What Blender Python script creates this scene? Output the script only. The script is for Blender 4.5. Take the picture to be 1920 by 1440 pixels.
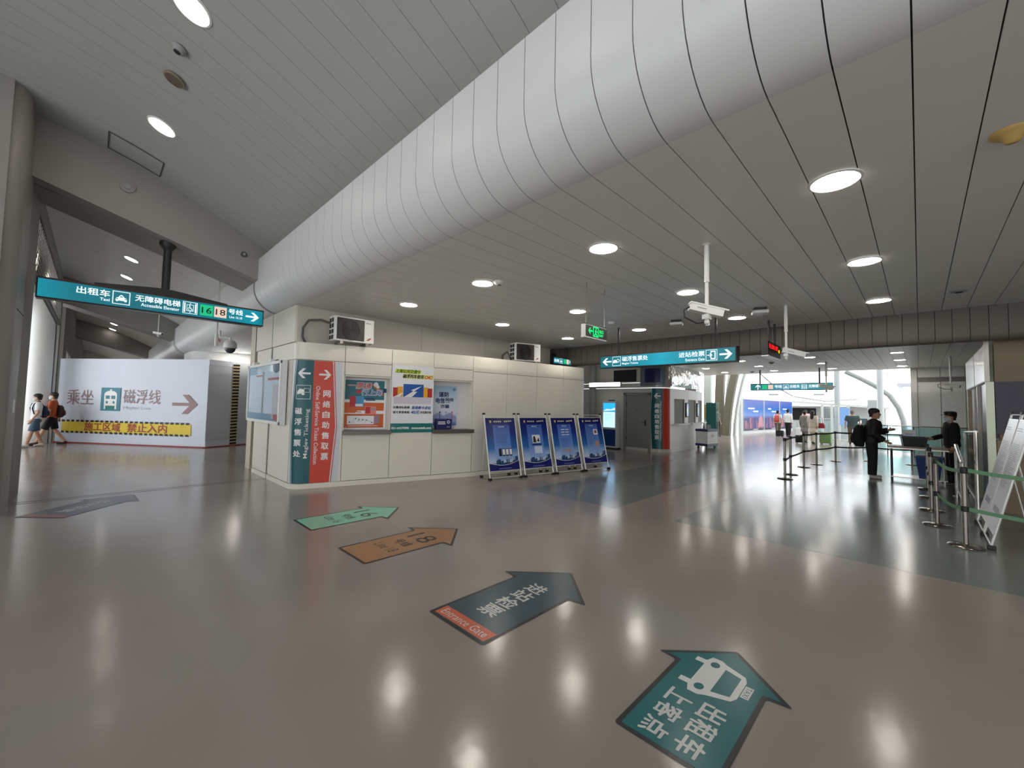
import bpy, bmesh, math, random
from mathutils import Vector, Matrix
random.seed(7)
PI = math.pi
for o in list(bpy.data.objects):
    bpy.data.objects.remove(o, do_unlink=True)
SC = bpy.context.scene
COL = SC.collection

# ------------------------------------------------------------------ camera
cam_d = bpy.data.cameras.new('camera')
cam = bpy.data.objects.new('camera', cam_d)
COL.objects.link(cam)
CAM_H, F_PX = 1.70, 772.5
PITCH, ROLL, YAW = math.radians(2.84), math.radians(1.19), math.radians(44.69)
_F = Vector((math.cos(YAW)*math.cos(PITCH), math.sin(YAW)*math.cos(PITCH), math.sin(PITCH)))
_R = Vector((math.sin(YAW), -math.cos(YAW), 0))
_U = _R.cross(_F)
_R2 = _R*math.cos(ROLL) + _U*math.sin(ROLL)
_U2 = -_R*math.sin(ROLL) + _U*math.cos(ROLL)
M = Matrix((( _R2.x, _U2.x, -_F.x, 0), (_R2.y, _U2.y, -_F.y, 0), (_R2.z, _U2.z, -_F.z, CAM_H), (0, 0, 0, 1)))
cam.matrix_world = M
cam_d.sensor_fit = 'HORIZONTAL'
cam_d.sensor_width = 36.0
cam_d.lens = 36.0*F_PX/1920.0
cam_d.clip_start = 0.05
cam_d.clip_end = 400
SC.camera = cam

# ------------------------------------------------------------------ sky and exposure
SKY = 3.1
world = bpy.data.worlds.new('world')
SC.world = world
world.use_nodes = True
_bg = world.node_tree.nodes['Background']
_bg.inputs[0].default_value = (0.93, 0.97, 1.0, 1)
_bg.inputs[1].default_value = SKY
SC.view_settings.view_transform = 'Standard'
SC.view_settings.look = 'None'
SC.view_settings.gamma = 1.0
SC.view_settings.use_curve_mapping = False
SC.view_settings.exposure = 0.22
LAMP = 46.0          # radiance of the round ceiling lamps

# ------------------------------------------------------------------ materials
def lin(c):
    return tuple((v/255.0/12.92 if v/255.0 <= 0.04045 else ((v/255.0+0.055)/1.055)**2.4) for v in c)
_MATS = {}
def mat(name, rgb, rough=0.5, metal=0.0, spec=0.5, var=0.06, scale=6.0, bump=0.0, bscale=60.0, alpha=None):
    if name in _MATS:
        return _MATS[name]
    m = bpy.data.materials.new(name)
    m.use_nodes = True
    nt = m.node_tree
    b = nt.nodes['Principled BSDF']
    c = lin(rgb)
    b.inputs['Roughness'].default_value = rough
    b.inputs['Metallic'].default_value = metal
    b.inputs['Specular IOR Level'].default_value = spec
    tc = nt.nodes.new('ShaderNodeTexCoord')
    n = nt.nodes.new('ShaderNodeTexNoise')
    n.inputs['Scale'].default_value = scale
    n.inputs['Detail'].default_value = 4
    nt.links.new(tc.outputs['Object'], n.inputs['Vector'])
    r = nt.nodes.new('ShaderNodeMapRange')
    r.inputs['To Min'].default_value = 1-var
    r.inputs['To Max'].default_value = 1+var
    nt.links.new(n.outputs['Fac'], r.inputs['Value'])
    mx = nt.nodes.new('ShaderNodeMix'); mx.data_type = 'RGBA'; mx.blend_type = 'MULTIPLY'
    mx.inputs['Factor'].default_value = 1.0
    mx.inputs['A'].default_value = (*c, 1)
    nt.links.new(r.outputs['Result'], mx.inputs['B'])
    nt.links.new(mx.outputs['Result'], b.inputs['Base Color'])
    if bump:
        n2 = nt.nodes.new('ShaderNodeTexNoise'); n2.inputs['Scale'].default_value = bscale
        nt.links.new(tc.outputs['Object'], n2.inputs['Vector'])
        bp = nt.nodes.new('ShaderNodeBump'); bp.inputs['Strength'].default_value = bump
        bp.inputs['Distance'].default_value = 0.02
        nt.links.new(n2.outputs['Fac'], bp.inputs['Height'])
        nt.links.new(bp.outputs['Normal'], b.inputs['Normal'])
    _MATS[name] = m
    return m
def emit(name, rgb, strength=1.0, linear=False):
    if name in _MATS:
        return _MATS[name]
    m = bpy.data.materials.new(name); m.use_nodes = True
    nt = m.node_tree; nt.nodes.clear()
    e = nt.nodes.new('ShaderNodeEmission'); o = nt.nodes.new('ShaderNodeOutputMaterial')
    c = rgb if linear else lin(rgb)
    e.inputs[0].default_value = (*c, 1); e.inputs[1].default_value = strength
    nt.links.new(e.outputs[0], o.inputs[0])
    _MATS[name] = m
    return m
def glass(name, rgb=(235, 245, 245), clear=0.85, rough=0.02, ior=1.3):
    if name in _MATS:
        return _MATS[name]
    m = bpy.data.materials.new(name); m.use_nodes = True
    nt = m.node_tree; nt.nodes.clear()
    o = nt.nodes.new('ShaderNodeOutputMaterial')
    t = nt.nodes.new('ShaderNodeBsdfTransparent'); t.inputs[0].default_value = (*lin(rgb), 1)
    gl = nt.nodes.new('ShaderNodeBsdfGlossy'); gl.inputs['Color'].default_value = (1, 1, 1, 1); gl.inputs['Roughness'].default_value = rough
    df = nt.nodes.new('ShaderNodeBsdfDiffuse'); df.inputs['Color'].default_value = (*lin(rgb), 1)
    lw = nt.nodes.new('ShaderNodeLayerWeight'); lw.inputs[0].default_value = 0.5
    pw_ = nt.nodes.new('ShaderNodeMath'); pw_.operation = 'POWER'; pw_.inputs[1].default_value = 4.0
    nt.links.new(lw.outputs['Facing'], pw_.inputs[0])
    fr = nt.nodes.new('ShaderNodeMath'); fr.operation = 'MULTIPLY_ADD'; fr.inputs[1].default_value = (ior-1.0)*1.6; fr.inputs[2].default_value = 0.02
    nt.links.new(pw_.outputs[0], fr.inputs[0])
    m1 = nt.nodes.new('ShaderNodeMixShader'); m1.inputs[0].default_value = 1-clear
    nt.links.new(t.outputs[0], m1.inputs[1]); nt.links.new(df.outputs[0], m1.inputs[2])
    mx = nt.nodes.new('ShaderNodeMixShader')
    nt.links.new(fr.outputs[0], mx.inputs[0]); nt.links.new(m1.outputs[0], mx.inputs[1]); nt.links.new(gl.outputs[0], mx.inputs[2])
    nt.links.new(mx.outputs[0], o.inputs[0])
    _MATS[name] = m
    return m
def gradient(name, stops, axis='Z', rough=0.35, emission=0.0, noise=0.0, nscale=3.0):
    """vertical printed gradient over the object's own bounding box"""
    if name in _MATS:
        return _MATS[name]
    m = bpy.data.materials.new(name); m.use_nodes = True
    nt = m.node_tree; b = nt.nodes['Principled BSDF']
    tc = nt.nodes.new('ShaderNodeTexCoord'); sp = nt.nodes.new('ShaderNodeSeparateXYZ')
    nt.links.new(tc.outputs['Generated'], sp.inputs[0])
    val = sp.outputs[axis]
    if noise:
        n = nt.nodes.new('ShaderNodeTexNoise'); n.inputs['Scale'].default_value = nscale
        nt.links.new(tc.outputs['Generated'], n.inputs['Vector'])
        ma = nt.nodes.new('ShaderNodeMath'); ma.operation = 'MULTIPLY_ADD'
        ma.inputs[1].default_value = noise
        nt.links.new(n.outputs['Fac'], ma.inputs[0]); nt.links.new(val, ma.inputs[2])
        s2 = nt.nodes.new('ShaderNodeMath'); s2.operation = 'SUBTRACT'; s2.inputs[1].default_value = noise*0.5
        nt.links.new(ma.outputs[0], s2.inputs[0]); val = s2.outputs[0]
    cr = nt.nodes.new('ShaderNodeValToRGB')
    el = cr.color_ramp.elements
    while len(el) < len(stops):
        el.new(0.5)
    for e, (p, c) in zip(el, stops):
        e.position = p; e.color = (*lin(c), 1)
    nt.links.new(val, cr.inputs[0])
    nt.links.new(cr.outputs[0], b.inputs['Base Color'])
    b.inputs['Roughness'].default_value = rough
    if emission:
        nt.links.new(cr.outputs[0], b.inputs['Emission Color'])
        b.inputs['Emission Strength'].default_value = emission
    _MATS[name] = m
    return m

def floor_material():
    m = bpy.data.materials.new('epoxy_floor'); m.use_nodes = True
    nt = m.node_tree; b = nt.nodes['Principled BSDF']
    tc = nt.nodes.new('ShaderNodeTexCoord')
    n1 = nt.nodes.new('ShaderNodeTexNoise'); n1.inputs['Scale'].default_value = 0.45; n1.inputs['Detail'].default_value = 6
    n2 = nt.nodes.new('ShaderNodeTexNoise'); n2.inputs['Scale'].default_value = 420
    for n in (n1, n2):
        nt.links.new(tc.outputs['Object'], n.inputs['Vector'])
    cr = nt.nodes.new('ShaderNodeValToRGB')
    cr.color_ramp.elements[0].position = 0.3; cr.color_ramp.elements[1].position = 0.75
    cr.color_ramp.elements[0].color = (*lin((149, 140, 132)), 1); cr.color_ramp.elements[1].color = (*lin((162, 152, 143)), 1)
    nt.links.new(n1.outputs['Fac'], cr.inputs[0])
    mr = nt.nodes.new('ShaderNodeMapRange'); mr.inputs['To Min'].default_value = 0.9; mr.inputs['To Max'].default_value = 1.1
    nt.links.new(n2.outputs['Fac'], mr.inputs['Value'])
    mx = nt.nodes.new('ShaderNodeMix'); mx.data_type = 'RGBA'; mx.blend_type = 'MULTIPLY'; mx.inputs['Factor'].default_value = 1
    nt.links.new(cr.outputs[0], mx.inputs['A']); nt.links.new(mr.outputs['Result'], mx.inputs['B'])
    nt.links.new(mx.outputs['Result'], b.inputs['Base Color'])
    rr = nt.nodes.new('ShaderNodeMapRange'); rr.inputs['To Min'].default_value = 0.13; rr.inputs['To Max'].default_value = 0.22
    nt.links.new(n1.outputs['Fac'], rr.inputs['Value']); nt.links.new(rr.outputs['Result'], b.inputs['Roughness'])
    b.inputs['Specular IOR Level'].default_value = 0.62
    n3 = nt.nodes.new('ShaderNodeTexNoise'); n3.inputs['Scale'].default_value = 9.0; n3.inputs['Detail'].default_value = 3
    nt.links.new(tc.outputs['Object'], n3.inputs['Vector'])
    bp = nt.nodes.new('ShaderNodeBump'); bp.inputs['Strength'].default_value = 0.05; bp.inputs['Distance'].default_value = 0.02
    nt.links.new(n3.outputs['Fac'], bp.inputs['Height']); nt.links.new(bp.outputs['Normal'], b.inputs['Normal'])
    _MATS['epoxy_floor'] = m
    return m

FLOOR = floor_material()
CEIL = mat('painted_ceiling_metal', (229, 228, 222), 0.42, 0, 0.5, 0.03, 1.5)
BULK = mat('white_bulkhead_metal', (216, 216, 216), 0.40, 0, 0.5, 0.02, 2)
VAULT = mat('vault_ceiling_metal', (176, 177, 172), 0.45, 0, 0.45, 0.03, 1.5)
JOINT = mat('dark_joint', (84, 82, 79), 0.8)
FASC = mat('grey_fascia_metal', (98, 92, 83), 0.5, 0, 0.4, 0.05, 3)
PLAS = mat('grey_plaster', (150, 146, 141), 0.7, 0, 0.3, 0.05, 2)
COLM = mat('column_cladding', (146, 141, 135), 0.45, 0, 0.4, 0.05, 3)
CREAM = mat('cream_panel', (226, 221, 207), 0.33, 0, 0.5, 0.02, 2)
WHITE = mat('white_paint', (232, 232, 228), 0.4, 0, 0.5, 0.02)
PLASTIC = mat('white_plastic', (226, 226, 222), 0.35)
GREY = mat('grey_paint', (150, 150, 148), 0.5)
DOORG = mat('grey_door_paint', (140, 138, 134), 0.45)
DARK = mat('dark_metal', (48, 46, 46), 0.45, 0.2)
BLACK = mat('black_plastic', (18, 18, 20), 0.45)
STEEL = mat('brushed_steel', (170, 166, 160), 0.25, 1.0)
CHROME = mat('polished_steel', (190, 184, 176), 0.12, 1.0)
ALU = mat('white_aluminium', (224, 224, 222), 0.3, 0.3)
TEALP = mat('teal_print', (10, 88, 96), 0.35)
REDP = mat('red_print', (205, 68, 48), 0.35)
WPRINT = mat('white_print', (236, 234, 232), 0.4)
BPRINT = mat('black_print', (24, 24, 24), 0.5)
NAVY = mat('navy_print', (24, 32, 92), 0.4)
BLUE = mat('blue_print', (24, 84, 164), 0.35)
SKIN = mat('skin', (206, 158, 130), 0.55)
HAIR = mat('black_hair', (26, 22, 20), 0.6)
MASK = mat('mask_fabric', (196, 216, 222), 0.8)
GLASS = glass('clear_glass', (240, 248, 247), 0.97)
GLASST = glass('teal_glass', (226, 246, 246), 0.88)
E_LAMP = emit('lamp_glow', (1.0, 0.93, 0.84), LAMP, True)
E_TEAL = emit('sign_teal_glow', (0, 120, 134), 1.0)
E_TEALB = emit('sign_teal_bright_glow', (0, 150, 178), 1.0)
E_WHITE = emit('sign_white_glow', (232, 244, 250), 1.1)
E_GREEN = emit('sign_line_green_glow', (40, 186, 128), 1.0)
E_PINK = emit('sign_line_pink_glow', (226, 196, 180), 1.0)

# ------------------------------------------------------------------ mesh builder
class MB:
    def __init__(s):
        s.v = []; s.f = []; s.mi = []; s.mats = []; s.marks = []
    def _m(s, m):
        if m not in s.mats:
            s.mats.append(m)
        return s.mats.index(m)
    def face(s, pts, m):
        i = len(s.v); s.v.extend([tuple(p) for p in pts]); s.f.append(list(range(i, i+len(pts)))); s.mi.append(s._m(m)); return s
    def add(s, verts, faces, m):
        i = len(s.v); k = s._m(m)
        s.v.extend([tuple(p) for p in verts])
        for f in faces:
            s.f.append([i+a for a in f]); s.mi.append(k)
        return s
    def box(s, x0, y0, z0, x1, y1, z1, m, T=None):
        vs = [(x, y, z) for z in (z0, z1) for y in (y0, y1) for x in (x0, x1)]
        if T is not None:
            vs = [T @ Vector(p) for p in vs]
        return s.add(vs, [(0, 2, 3, 1), (4, 5, 7, 6), (0, 1, 5, 4), (2, 6, 7, 3), (0, 4, 6, 2), (1, 3, 7, 5)], m)
    def cbox(s, c, sz, m, T=None):
        return s.box(c[0]-sz[0]/2, c[1]-sz[1]/2, c[2]-sz[2]/2, c[0]+sz[0]/2, c[1]+sz[1]/2, c[2]+sz[2]/2, m, T)
    def prism(s, poly, z0, z1, m):
        n = len(poly)
        a = sum(poly[i][0]*poly[(i+1) % n][1]-poly[(i+1) % n][0]*poly[i][1] for i in range(n))
        if a < 0:
            poly = poly[::-1]
        vs = [(x, y, z0) for x, y in poly]+[(x, y, z1) for x, y in poly]
        fs = [tuple(range(n))[::-1], tuple(range(n, 2*n))]+[(i, (i+1) % n, n+(i+1) % n, n+i) for i in range(n)]
        return s.add(vs, fs, m)
    def plate(s, poly, y0, y1, m):
        """2D outline in x,z extruded along y from y0 (front) to y1"""
        n = len(poly)
        a = sum(poly[i][0]*poly[(i+1) % n][1]-poly[(i+1) % n][0]*poly[i][1] for i in range(n))
        if a < 0:
            poly = poly[::-1]
        vs = [(x, y0, z) for x, z in poly]+[(x, y1, z) for x, z in poly]
        fs = [tuple(range(n)), tuple(range(n, 2*n))[::-1]]+[(i, n+i, n+(i+1) % n, (i+1) % n) for i in range(n)]
        return s.add(vs, fs, m)
    def rect(s, x0, z0, x1, z1, y, m):
        return s.face([(x0, y, z0), (x1, y, z0), (x1, y, z1), (x0, y, z1)], m)
    def poly(s, pts, y, m):
        n = len(pts)
        a = sum(pts[i][0]*pts[(i+1) % n][1]-pts[(i+1) % n][0]*pts[i][1] for i in range(n))
        if a < 0:
            pts = pts[::-1]
        return s.face([(x, y, z) for x, z in pts], m)
    def disc(s, x, z, r, y, m, n=20, rz=None):
        return s.poly([(x+r*math.cos(2*PI*i/n), z+(rz or r)*math.sin(2*PI*i/n)) for i in range(n)], y, m)
    def frame2(s, x0, z0, x1, z1, w, y, m):
        s.rect(x0, z0, x1, z0+w, y, m); s.rect(x0, z1-w, x1, z1, y, m)
        s.rect(x0, z0+w, x0+w, z1-w, y, m); s.rect(x1-w, z0+w, x1, z1-w, y, m); return s
    def stroke(s, pts, w, y, m):
        for a, b in zip(pts[:-1], pts[1:]):
            a = Vector(a); b = Vector(b); d = (b-a)
            if d.length < 1e-6:
                continue
            d.normalize(); n = Vector((-d.y, d.x))*w/2
            s.poly([tuple(a+n), tuple(a-n), tuple(b-n), tuple(b+n)], y, m)
        return s
    def ring(s, p, r, n, d, up=None):
        d = Vector(d).normalized()
        u = Vector((0, 0, 1)) if abs(d.z) < 0.95 else Vector((1, 0, 0))
        a = d.cross(u).normalized(); b = a.cross(d).normalized()
        return [Vector(p)+a*r*math.cos(2*PI*i/n)+b*r*math.sin(2*PI*i/n) for i in range(n)]
    def tube(s, pts, r, m, n=10, caps=True):
        """tube through points; r number or list; also used for tapered limbs"""
        pts = [Vector(p) for p in pts]
        rr = r if isinstance(r, (list, tuple)) else [r]*len(pts)
        i0 = len(s.v); k = s._m(m)
        d0 = (pts[1]-pts[0]).normalized()
        u = Vector((0, 0, 1)) if abs(d0.z) < 0.95 else Vector((1, 0, 0))
        a = d0.cross(u).normalized()
        for j, p in enumerate(pts):
            if j == 0: d = d0
            elif j == len(pts)-1: d = (pts[j]-pts[j-1]).normalized()
            else:
                d = ((pts[j+1]-pts[j]).normalized()+(pts[j]-pts[j-1]).normalized())
                d = d.normalized() if d.length > 1e-6 else (pts[j+1]-pts[j]).normalized()
            a = (a-d*a.dot(d)).normalized(); b = d.cross(a)
            for i in range(n):
                t = 2*PI*i/n
                s.v.append(tuple(p+(a*math.cos(t)+b*math.sin(t))*rr[j]))
        for j in range(len(pts)-1):
            for i in range(n):
                q = i0+j*n
                s.f.append([q+i, q+(i+1) % n, q+n+(i+1) % n, q+n+i]); s.mi.append(k)
        if caps:
            s.f.append([i0+i for i in range(n)][::-1]); s.mi.append(k)
            q = i0+(len(pts)-1)*n
            s.f.append([q+i for i in range(n)]); s.mi.append(k)
        return s
    def cyl(s, p0, p1, r, m, n=16, r2=None):
        return s.tube([p0, p1], [r, r if r2 is None else r2], m, n)
    def lathe(s, prof, m, n=24, c=(0, 0, 0), caps=True):
        """profile [(r,z)] about the z axis"""
        i0 = len(s.v); k = s._m(m)
        for r, z in prof:
            for i in range(n):
                t = 2*PI*i/n
                s.v.append((c[0]+r*math.cos(t), c[1]+r*math.sin(t), c[2]+z))
        for j in range(len(prof)-1):
            for i in range(n):
                q = i0+j*n
                s.f.append([q+i, q+(i+1) % n, q+n+(i+1) % n, q+n+i]); s.mi.append(k)
        for j, flip in ((0, True), (len(prof)-1, False)):
            if caps and prof[j][0] > 1e-5:
                ids = [i0+j*n+i for i in range(n)]
                s.f.append(ids[::-1] if flip else ids); s.mi.append(k)
        return s
    def ell(s, c, r, m, nu=14, nv=9, T=None):
        i0 = len(s.v); k = s._m(m)
        vs = []
        for j in range(nv+1):
            th = PI*j/nv
            for i in range(nu):
                ph = 2*PI*i/nu
                p = Vector((r[0]*math.sin(th)*math.cos(ph), r[1]*math.sin(th)*math.sin(ph), -r[2]*math.cos(th)))
                if T is not None: p = T @ p
                vs.append(p+Vector(c))
        s.v.extend([tuple(p) for p in vs])
        for j in range(nv):
            for i in range(nu):
                q = i0+j*nu
                s.f.append([q+i, q+(i+1) % nu, q+nu+(i+1) % nu, q+nu+i]); s.mi.append(k)
        return s
    def loft(s, secs, m, n=18):
        """horizontal elliptical sections (x,y,z,rx,ry)"""
        i0 = len(s.v); k = s._m(m)
        for x, y, z, rx, ry in secs:
            for i in range(n):
                t = 2*PI*i/n
                s.v.append((x+rx*math.cos(t), y+ry*math.sin(t), z))
        for j in range(len(secs)-1):
            for i in range(n):
                q = i0+j*n
                s.f.append([q+i, q+(i+1) % n, q+n+(i+1) % n, q+n+i]); s.mi.append(k)
        s.f.append([i0+i for i in range(n)][::-1]); s.mi.append(k)
        q = i0+(len(secs)-1)*n
        s.f.append([q+i for i in range(n)]); s.mi.append(k)
        return s
    def xform(s, T, start=0):
        for i in range(start, len(s.v)):
            s.v[i] = tuple(T @ Vector(s.v[i]))
        return s
    def warp(s, fn):
        s.v = [tuple(fn(*p)) for p in s.v]; return s
    def mesh(s, name, smooth=None):
        me = bpy.data.meshes.new(name)
        me.from_pydata(s.v, [], s.f)
        for m in s.mats:
            me.materials.append(m)
        me.polygons.foreach_set('material_index', s.mi)
        if smooth is not None:
            me.polygons.foreach_set('use_smooth', [True]*len(me.polygons))
            if smooth < 180:
                me.set_sharp_from_angle(angle=math.radians(smooth))
        me.update()
        return me
    def cut_x(s, step):
        """slice faces along x so flat art can bend round a corner"""
        bm = bmesh.new(); vs = [bm.verts.new(p) for p in s.v]; owner = bm.faces.layers.int.new('src')
        for i, f in enumerate(s.f):
            try: q = bm.faces.new([vs[a] for a in f]); q.material_index = s.mi[i]; q[owner] = i
            except ValueError: pass
        x0 = min(p[0] for p in s.v); x1 = max(p[0] for p in s.v); x = x0+step
        while x < x1:
            bmesh.ops.bisect_plane(bm, geom=bm.verts[:]+bm.edges[:]+bm.faces[:], plane_co=(x, 0, 0), plane_no=(1, 0, 0)); x += step
        bm.verts.index_update(); own = {}
        s.v = [tuple(v.co) for v in bm.verts]; s.f = []; s.mi = []; new = []
        for q in bm.faces:
            s.f.append([v.index for v in q.verts]); s.mi.append(q.material_index); new.append(q[owner])
        s.own = new; old = s.marks; s.marks = []
        pid = {}
        for a, b, n in old:
            for i in range(a, b): pid[i] = (a, n)
        s.pid = [pid.get(i) for i in new]
        bm.free(); return s
    def split(s, base, parent, smooth=None, loc=(0, 0, 0), rot=(0, 0, 0)):
        """one object for each marked piece (a word, an arrow, a pictogram), the rest as base"""
        pid = getattr(s, 'pid', None)
        if pid is None:
            pid = [None]*len(s.f)
            for a, b, n in s.marks:
                for i in range(a, b): pid[i] = (a, n)
        groups = {}
        for i, k in enumerate(pid): groups.setdefault(k, []).append(i)
        out = []
        for k, ids in groups.items():
            t = MB(); t.mats = s.mats; mp = {}
            for i in ids:
                f = []
                for a in s.f[i]:
                    if a not in mp: mp[a] = len(t.v); t.v.append(s.v[a])
                    f.append(mp[a])
                t.f.append(f); t.mi.append(s.mi[i])
            out.append(t.build(base if k is None else k[1], parent, loc, rot, smooth))
        return out
    def build(s, name, parent=None, loc=(0, 0, 0), rot=(0, 0, 0), smooth=None, bevel=0.0, kind=None, label=None, cat=None, group=None):
        o = bpy.data.objects.new(name, s.mesh(name, smooth))
        COL.objects.link(o)
        o.location = loc; o.rotation_euler = rot
        if parent is not None: o.parent = parent
        if bevel:
            b = o.modifiers.new('bevel', 'BEVEL'); b.width = bevel; b.segments = 2; b.limit_method = 'ANGLE'; b.angle_limit = math.radians(50)
        if kind: o['kind'] = kind
        if label: o['label'] = label
        if cat: o['category'] = cat
        if group: o['group'] = group
        return o
def thing(name, label, cat, loc=(0, 0, 0), rotz=0.0, group=None, kind=None):
    o = bpy.data.objects.new(name, None)
    o.empty_display_size = 0.1
    COL.objects.link(o); o.location = loc; o.rotation_euler = (0, 0, rotz)
    if label: o['label'] = label
    if cat: o['category'] = cat
    if group: o['group'] = group
    if kind: o['kind'] = kind
    return o
def link_copy(src, parent=None, loc=None):
    c = src.copy(); COL.objects.link(c)
    if parent is not None: c.parent = parent
    if loc is not None: c.location = loc
    return c
def dup(root, loc, label=None, rot=None):
    r = root.copy(); COL.objects.link(r); r.location = loc
    if rot is not None: r.rotation_euler = rot
    if label: r['label'] = label
    for ch in list(root.children):
        c = link_copy(ch, r)
        for g in list(ch.children):
            link_copy(g, c)
    return r

# ------------------------------------------------------------------ lettering
_TXT = {}
def _glyphs(body, bold, shear):
    key = (body, bold, shear)
    if key not in _TXT:
        cu = bpy.data.curves.new('lettering_curve', 'FONT')
        cu.body = body; cu.size = 1.0; cu.offset = bold; cu.shear = shear; cu.resolution_u = 2
        o = bpy.data.objects.new('lettering_curve', cu); COL.objects.link(o)
        bpy.context.view_layer.update()
        me = o.to_mesh()
        vs = [(v.co.x, v.co.y) for v in me.vertices]; fs = [list(p.vertices) for p in me.polygons]
        o.to_mesh_clear()
        bpy.data.objects.remove(o, do_unlink=True); bpy.data.curves.remove(cu)
        _TXT[key] = (vs, fs)
    return _TXT[key]
def text(mb, body, x0, z0, x1, z1, y, m, bold=0.012, shear=0.0):
    """flat lettering fitted into the box x0..x1, z0..z1"""
    cjk = any(ord(ch) > 0x2e80 for ch in body)
    vs, fs = _glyphs(body, 0.0 if cjk else bold, shear)
    if not vs: return
    if cjk and bold > 0.003:     # heavier strokes: the glyph set several times, slightly shifted
        w_ = min(bold, .055)
        n = len(vs); v0, f0 = vs, fs; vs, fs = [], []
        for i, (dx, dz) in enumerate(((-w_, -w_), (w_, -w_), (-w_, w_), (w_, w_))):
            vs = vs+[(x+dx, z+dz) for x, z in v0]; fs = fs+[[q+n*i for q in f] for f in f0]
    ax, bx_ = min(v[0] for v in vs), max(v[0] for v in vs); az, bz = min(v[1] for v in vs), max(v[1] for v in vs)
    n0 = len(mb.f)
    kx = (x1-x0)/max(bx_-ax, 1e-6); kz = (z1-z0)/max(bz-az, 1e-6)
    n1 = len(vs)//4 if (cjk and bold > .003) else len(vs)
    mb.add([(x0+(v[0]-ax)*kx, y-.00025*(i//n1), z0+(v[1]-az)*kz) for i, v in enumerate(vs)], fs, m)
    mb.marks.append((n0, len(mb.f), 'lettering'))
def vtext(mb, body, xc, w, ztop, pitch, h, y, m, bold=0.02):
    n0 = len(mb.f); mk = list(mb.marks)
    for i, ch in enumerate(body):
        text(mb, ch, xc-w/2, ztop-i*pitch-h, xc+w/2, ztop-i*pitch, y, m, bold)
    mb.marks = mk+[(n0, len(mb.f), 'lettering')]
def rtext(mb, body, xc, w, z0, z1, y, m, up=True, bold=0.004):
    """lettering turned to run upwards (or downwards)"""
    t = MB(); text(t, body, 0, 0, z1-z0, w, 0, m, bold)
    if up: t.warp(lambda a, b, c: (xc+w/2-c, y, z0+a))
    else: t.warp(lambda a, b, c: (xc-w/2+c, y, z1-a))
    i = len(mb.v); k = mb._m(m); mb.v.extend(t.v); n0 = len(mb.f)
    for f in t.f: mb.f.append([i+a for a in f]); mb.mi.append(k)
    mb.marks.append((n0, len(mb.f), 'lettering'))
def arrow(mb, xc, zc, w, h, y, m, left=False, th=0.2):
    k = -1 if left else 1
    t = h*th/2
    P = [(-.5, -t/h), (.18, -t/h), (-.12, -.5), (.12, -.5), (.5, 0), (.12, .5), (-.12, .5), (.18, t/h), (-.5, t/h)]
    n0 = len(mb.f)
    mb.poly([(xc+k*p[0]*w, zc+p[1]*h) for p in P], y, m)
    mb.marks.append((n0, len(mb.f), 'arrow_symbol'))
def bars(mb, x0, z0, x1, z1, n, y, m, fill=0.4, seed=1):
    """rows of print too small to read in the photograph"""
    rnd = random.Random(seed); hh = (z1-z0)/n
    for i in range(n):
        zt = z1-i*hh; xe = x0+(x1-x0)*(0.6+0.4*rnd.random())
        mb.rect(x0, zt-hh*fill, xe, zt, y, m)
# ------------------------------------------------------------------ the room: floor
PITCHC = 0.31
ZC = 3.56
fl = MB(); fl.box(-9, -13, -0.2, 62, 62, 0, FLOOR)
floor = fl.build('floor', kind='structure', label='glossy grey-beige epoxy floor')
TEALF = None
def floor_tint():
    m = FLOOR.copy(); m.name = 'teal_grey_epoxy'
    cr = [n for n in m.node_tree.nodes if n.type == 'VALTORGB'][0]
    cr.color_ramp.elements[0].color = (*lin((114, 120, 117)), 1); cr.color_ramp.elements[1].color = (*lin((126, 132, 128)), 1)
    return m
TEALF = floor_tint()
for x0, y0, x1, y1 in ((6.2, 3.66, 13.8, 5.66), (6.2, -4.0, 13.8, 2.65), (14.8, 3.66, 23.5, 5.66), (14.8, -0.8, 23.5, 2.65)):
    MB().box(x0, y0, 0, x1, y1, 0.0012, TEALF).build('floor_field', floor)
for y0 in (9.94, 10.08):
    MB().box(-0.85, y0, 0, 2.7, y0+0.016, 0.0015, JOINT).build('expansion_joint', floor)

# ------------------------------------------------------------------ lower ceiling with its rounded bulkhead
BX, BR, BTOP = 2.25, 0.50, 4.60
def bulk_profile(x_end):
    p = [(BX+0.16, BTOP+0.0), (BX, BTOP), (BX, BTOP-0.25), (BX, ZC+BR)]
    for i in range(1, 11):
        a = PI+PI/2*i/10
        p.append((BX+BR+BR*math.cos(a), ZC+BR+BR*math.sin(a)))
    p.append((x_end, ZC))
    return p
def strip(profile, w, th, m, up=True):
    """a long cladding strip: 2D profile in x,z pulled along y by w, thickness th behind"""
    mb = MB(); n = len(profile); k = mb._m(m)
    nrm = []
    for i in range(n):
        a = Vector(profile[max(i-1, 0)]); b = Vector(profile[min(i+1, n-1)]); d = (b-a).normalized()
        nrm.append(Vector((-d.y, d.x))*th)
    for y in (0, w):
        for off in (0, 1):
            for (x, z), q in zip(profile, nrm):
                mb.v.append((x+q.x*off, y, z+q.y*off))
    A, B, C, D = 0, n, 2*n, 3*n
    for i in range(n-1):
        mb.f += [[A+i, A+i+1, C+i+1, C+i], [A+i, B+i, B+i+1, A+i+1], [C+i, C+i+1, D+i+1, D+i]]
        mb.mi += [k]*3
    return mb
cb = MB()
cb.box(BX+0.55, -12, ZC+0.03, 24.0, 10.0, ZC+0.12, JOINT)
cb.box(BX+0.03, -12, ZC+BR, BX+0.16, 10.0, BTOP-0.02, JOINT)
cb.box(BX+0.03, 10.0, ZC+BR, BX+0.16, 60.0, BTOP-0.02, JOINT)
cb.box(BX+0.55, 10.0, ZC+0.03, 12.0, 60.0, ZC+0.12, JOINT)
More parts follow.
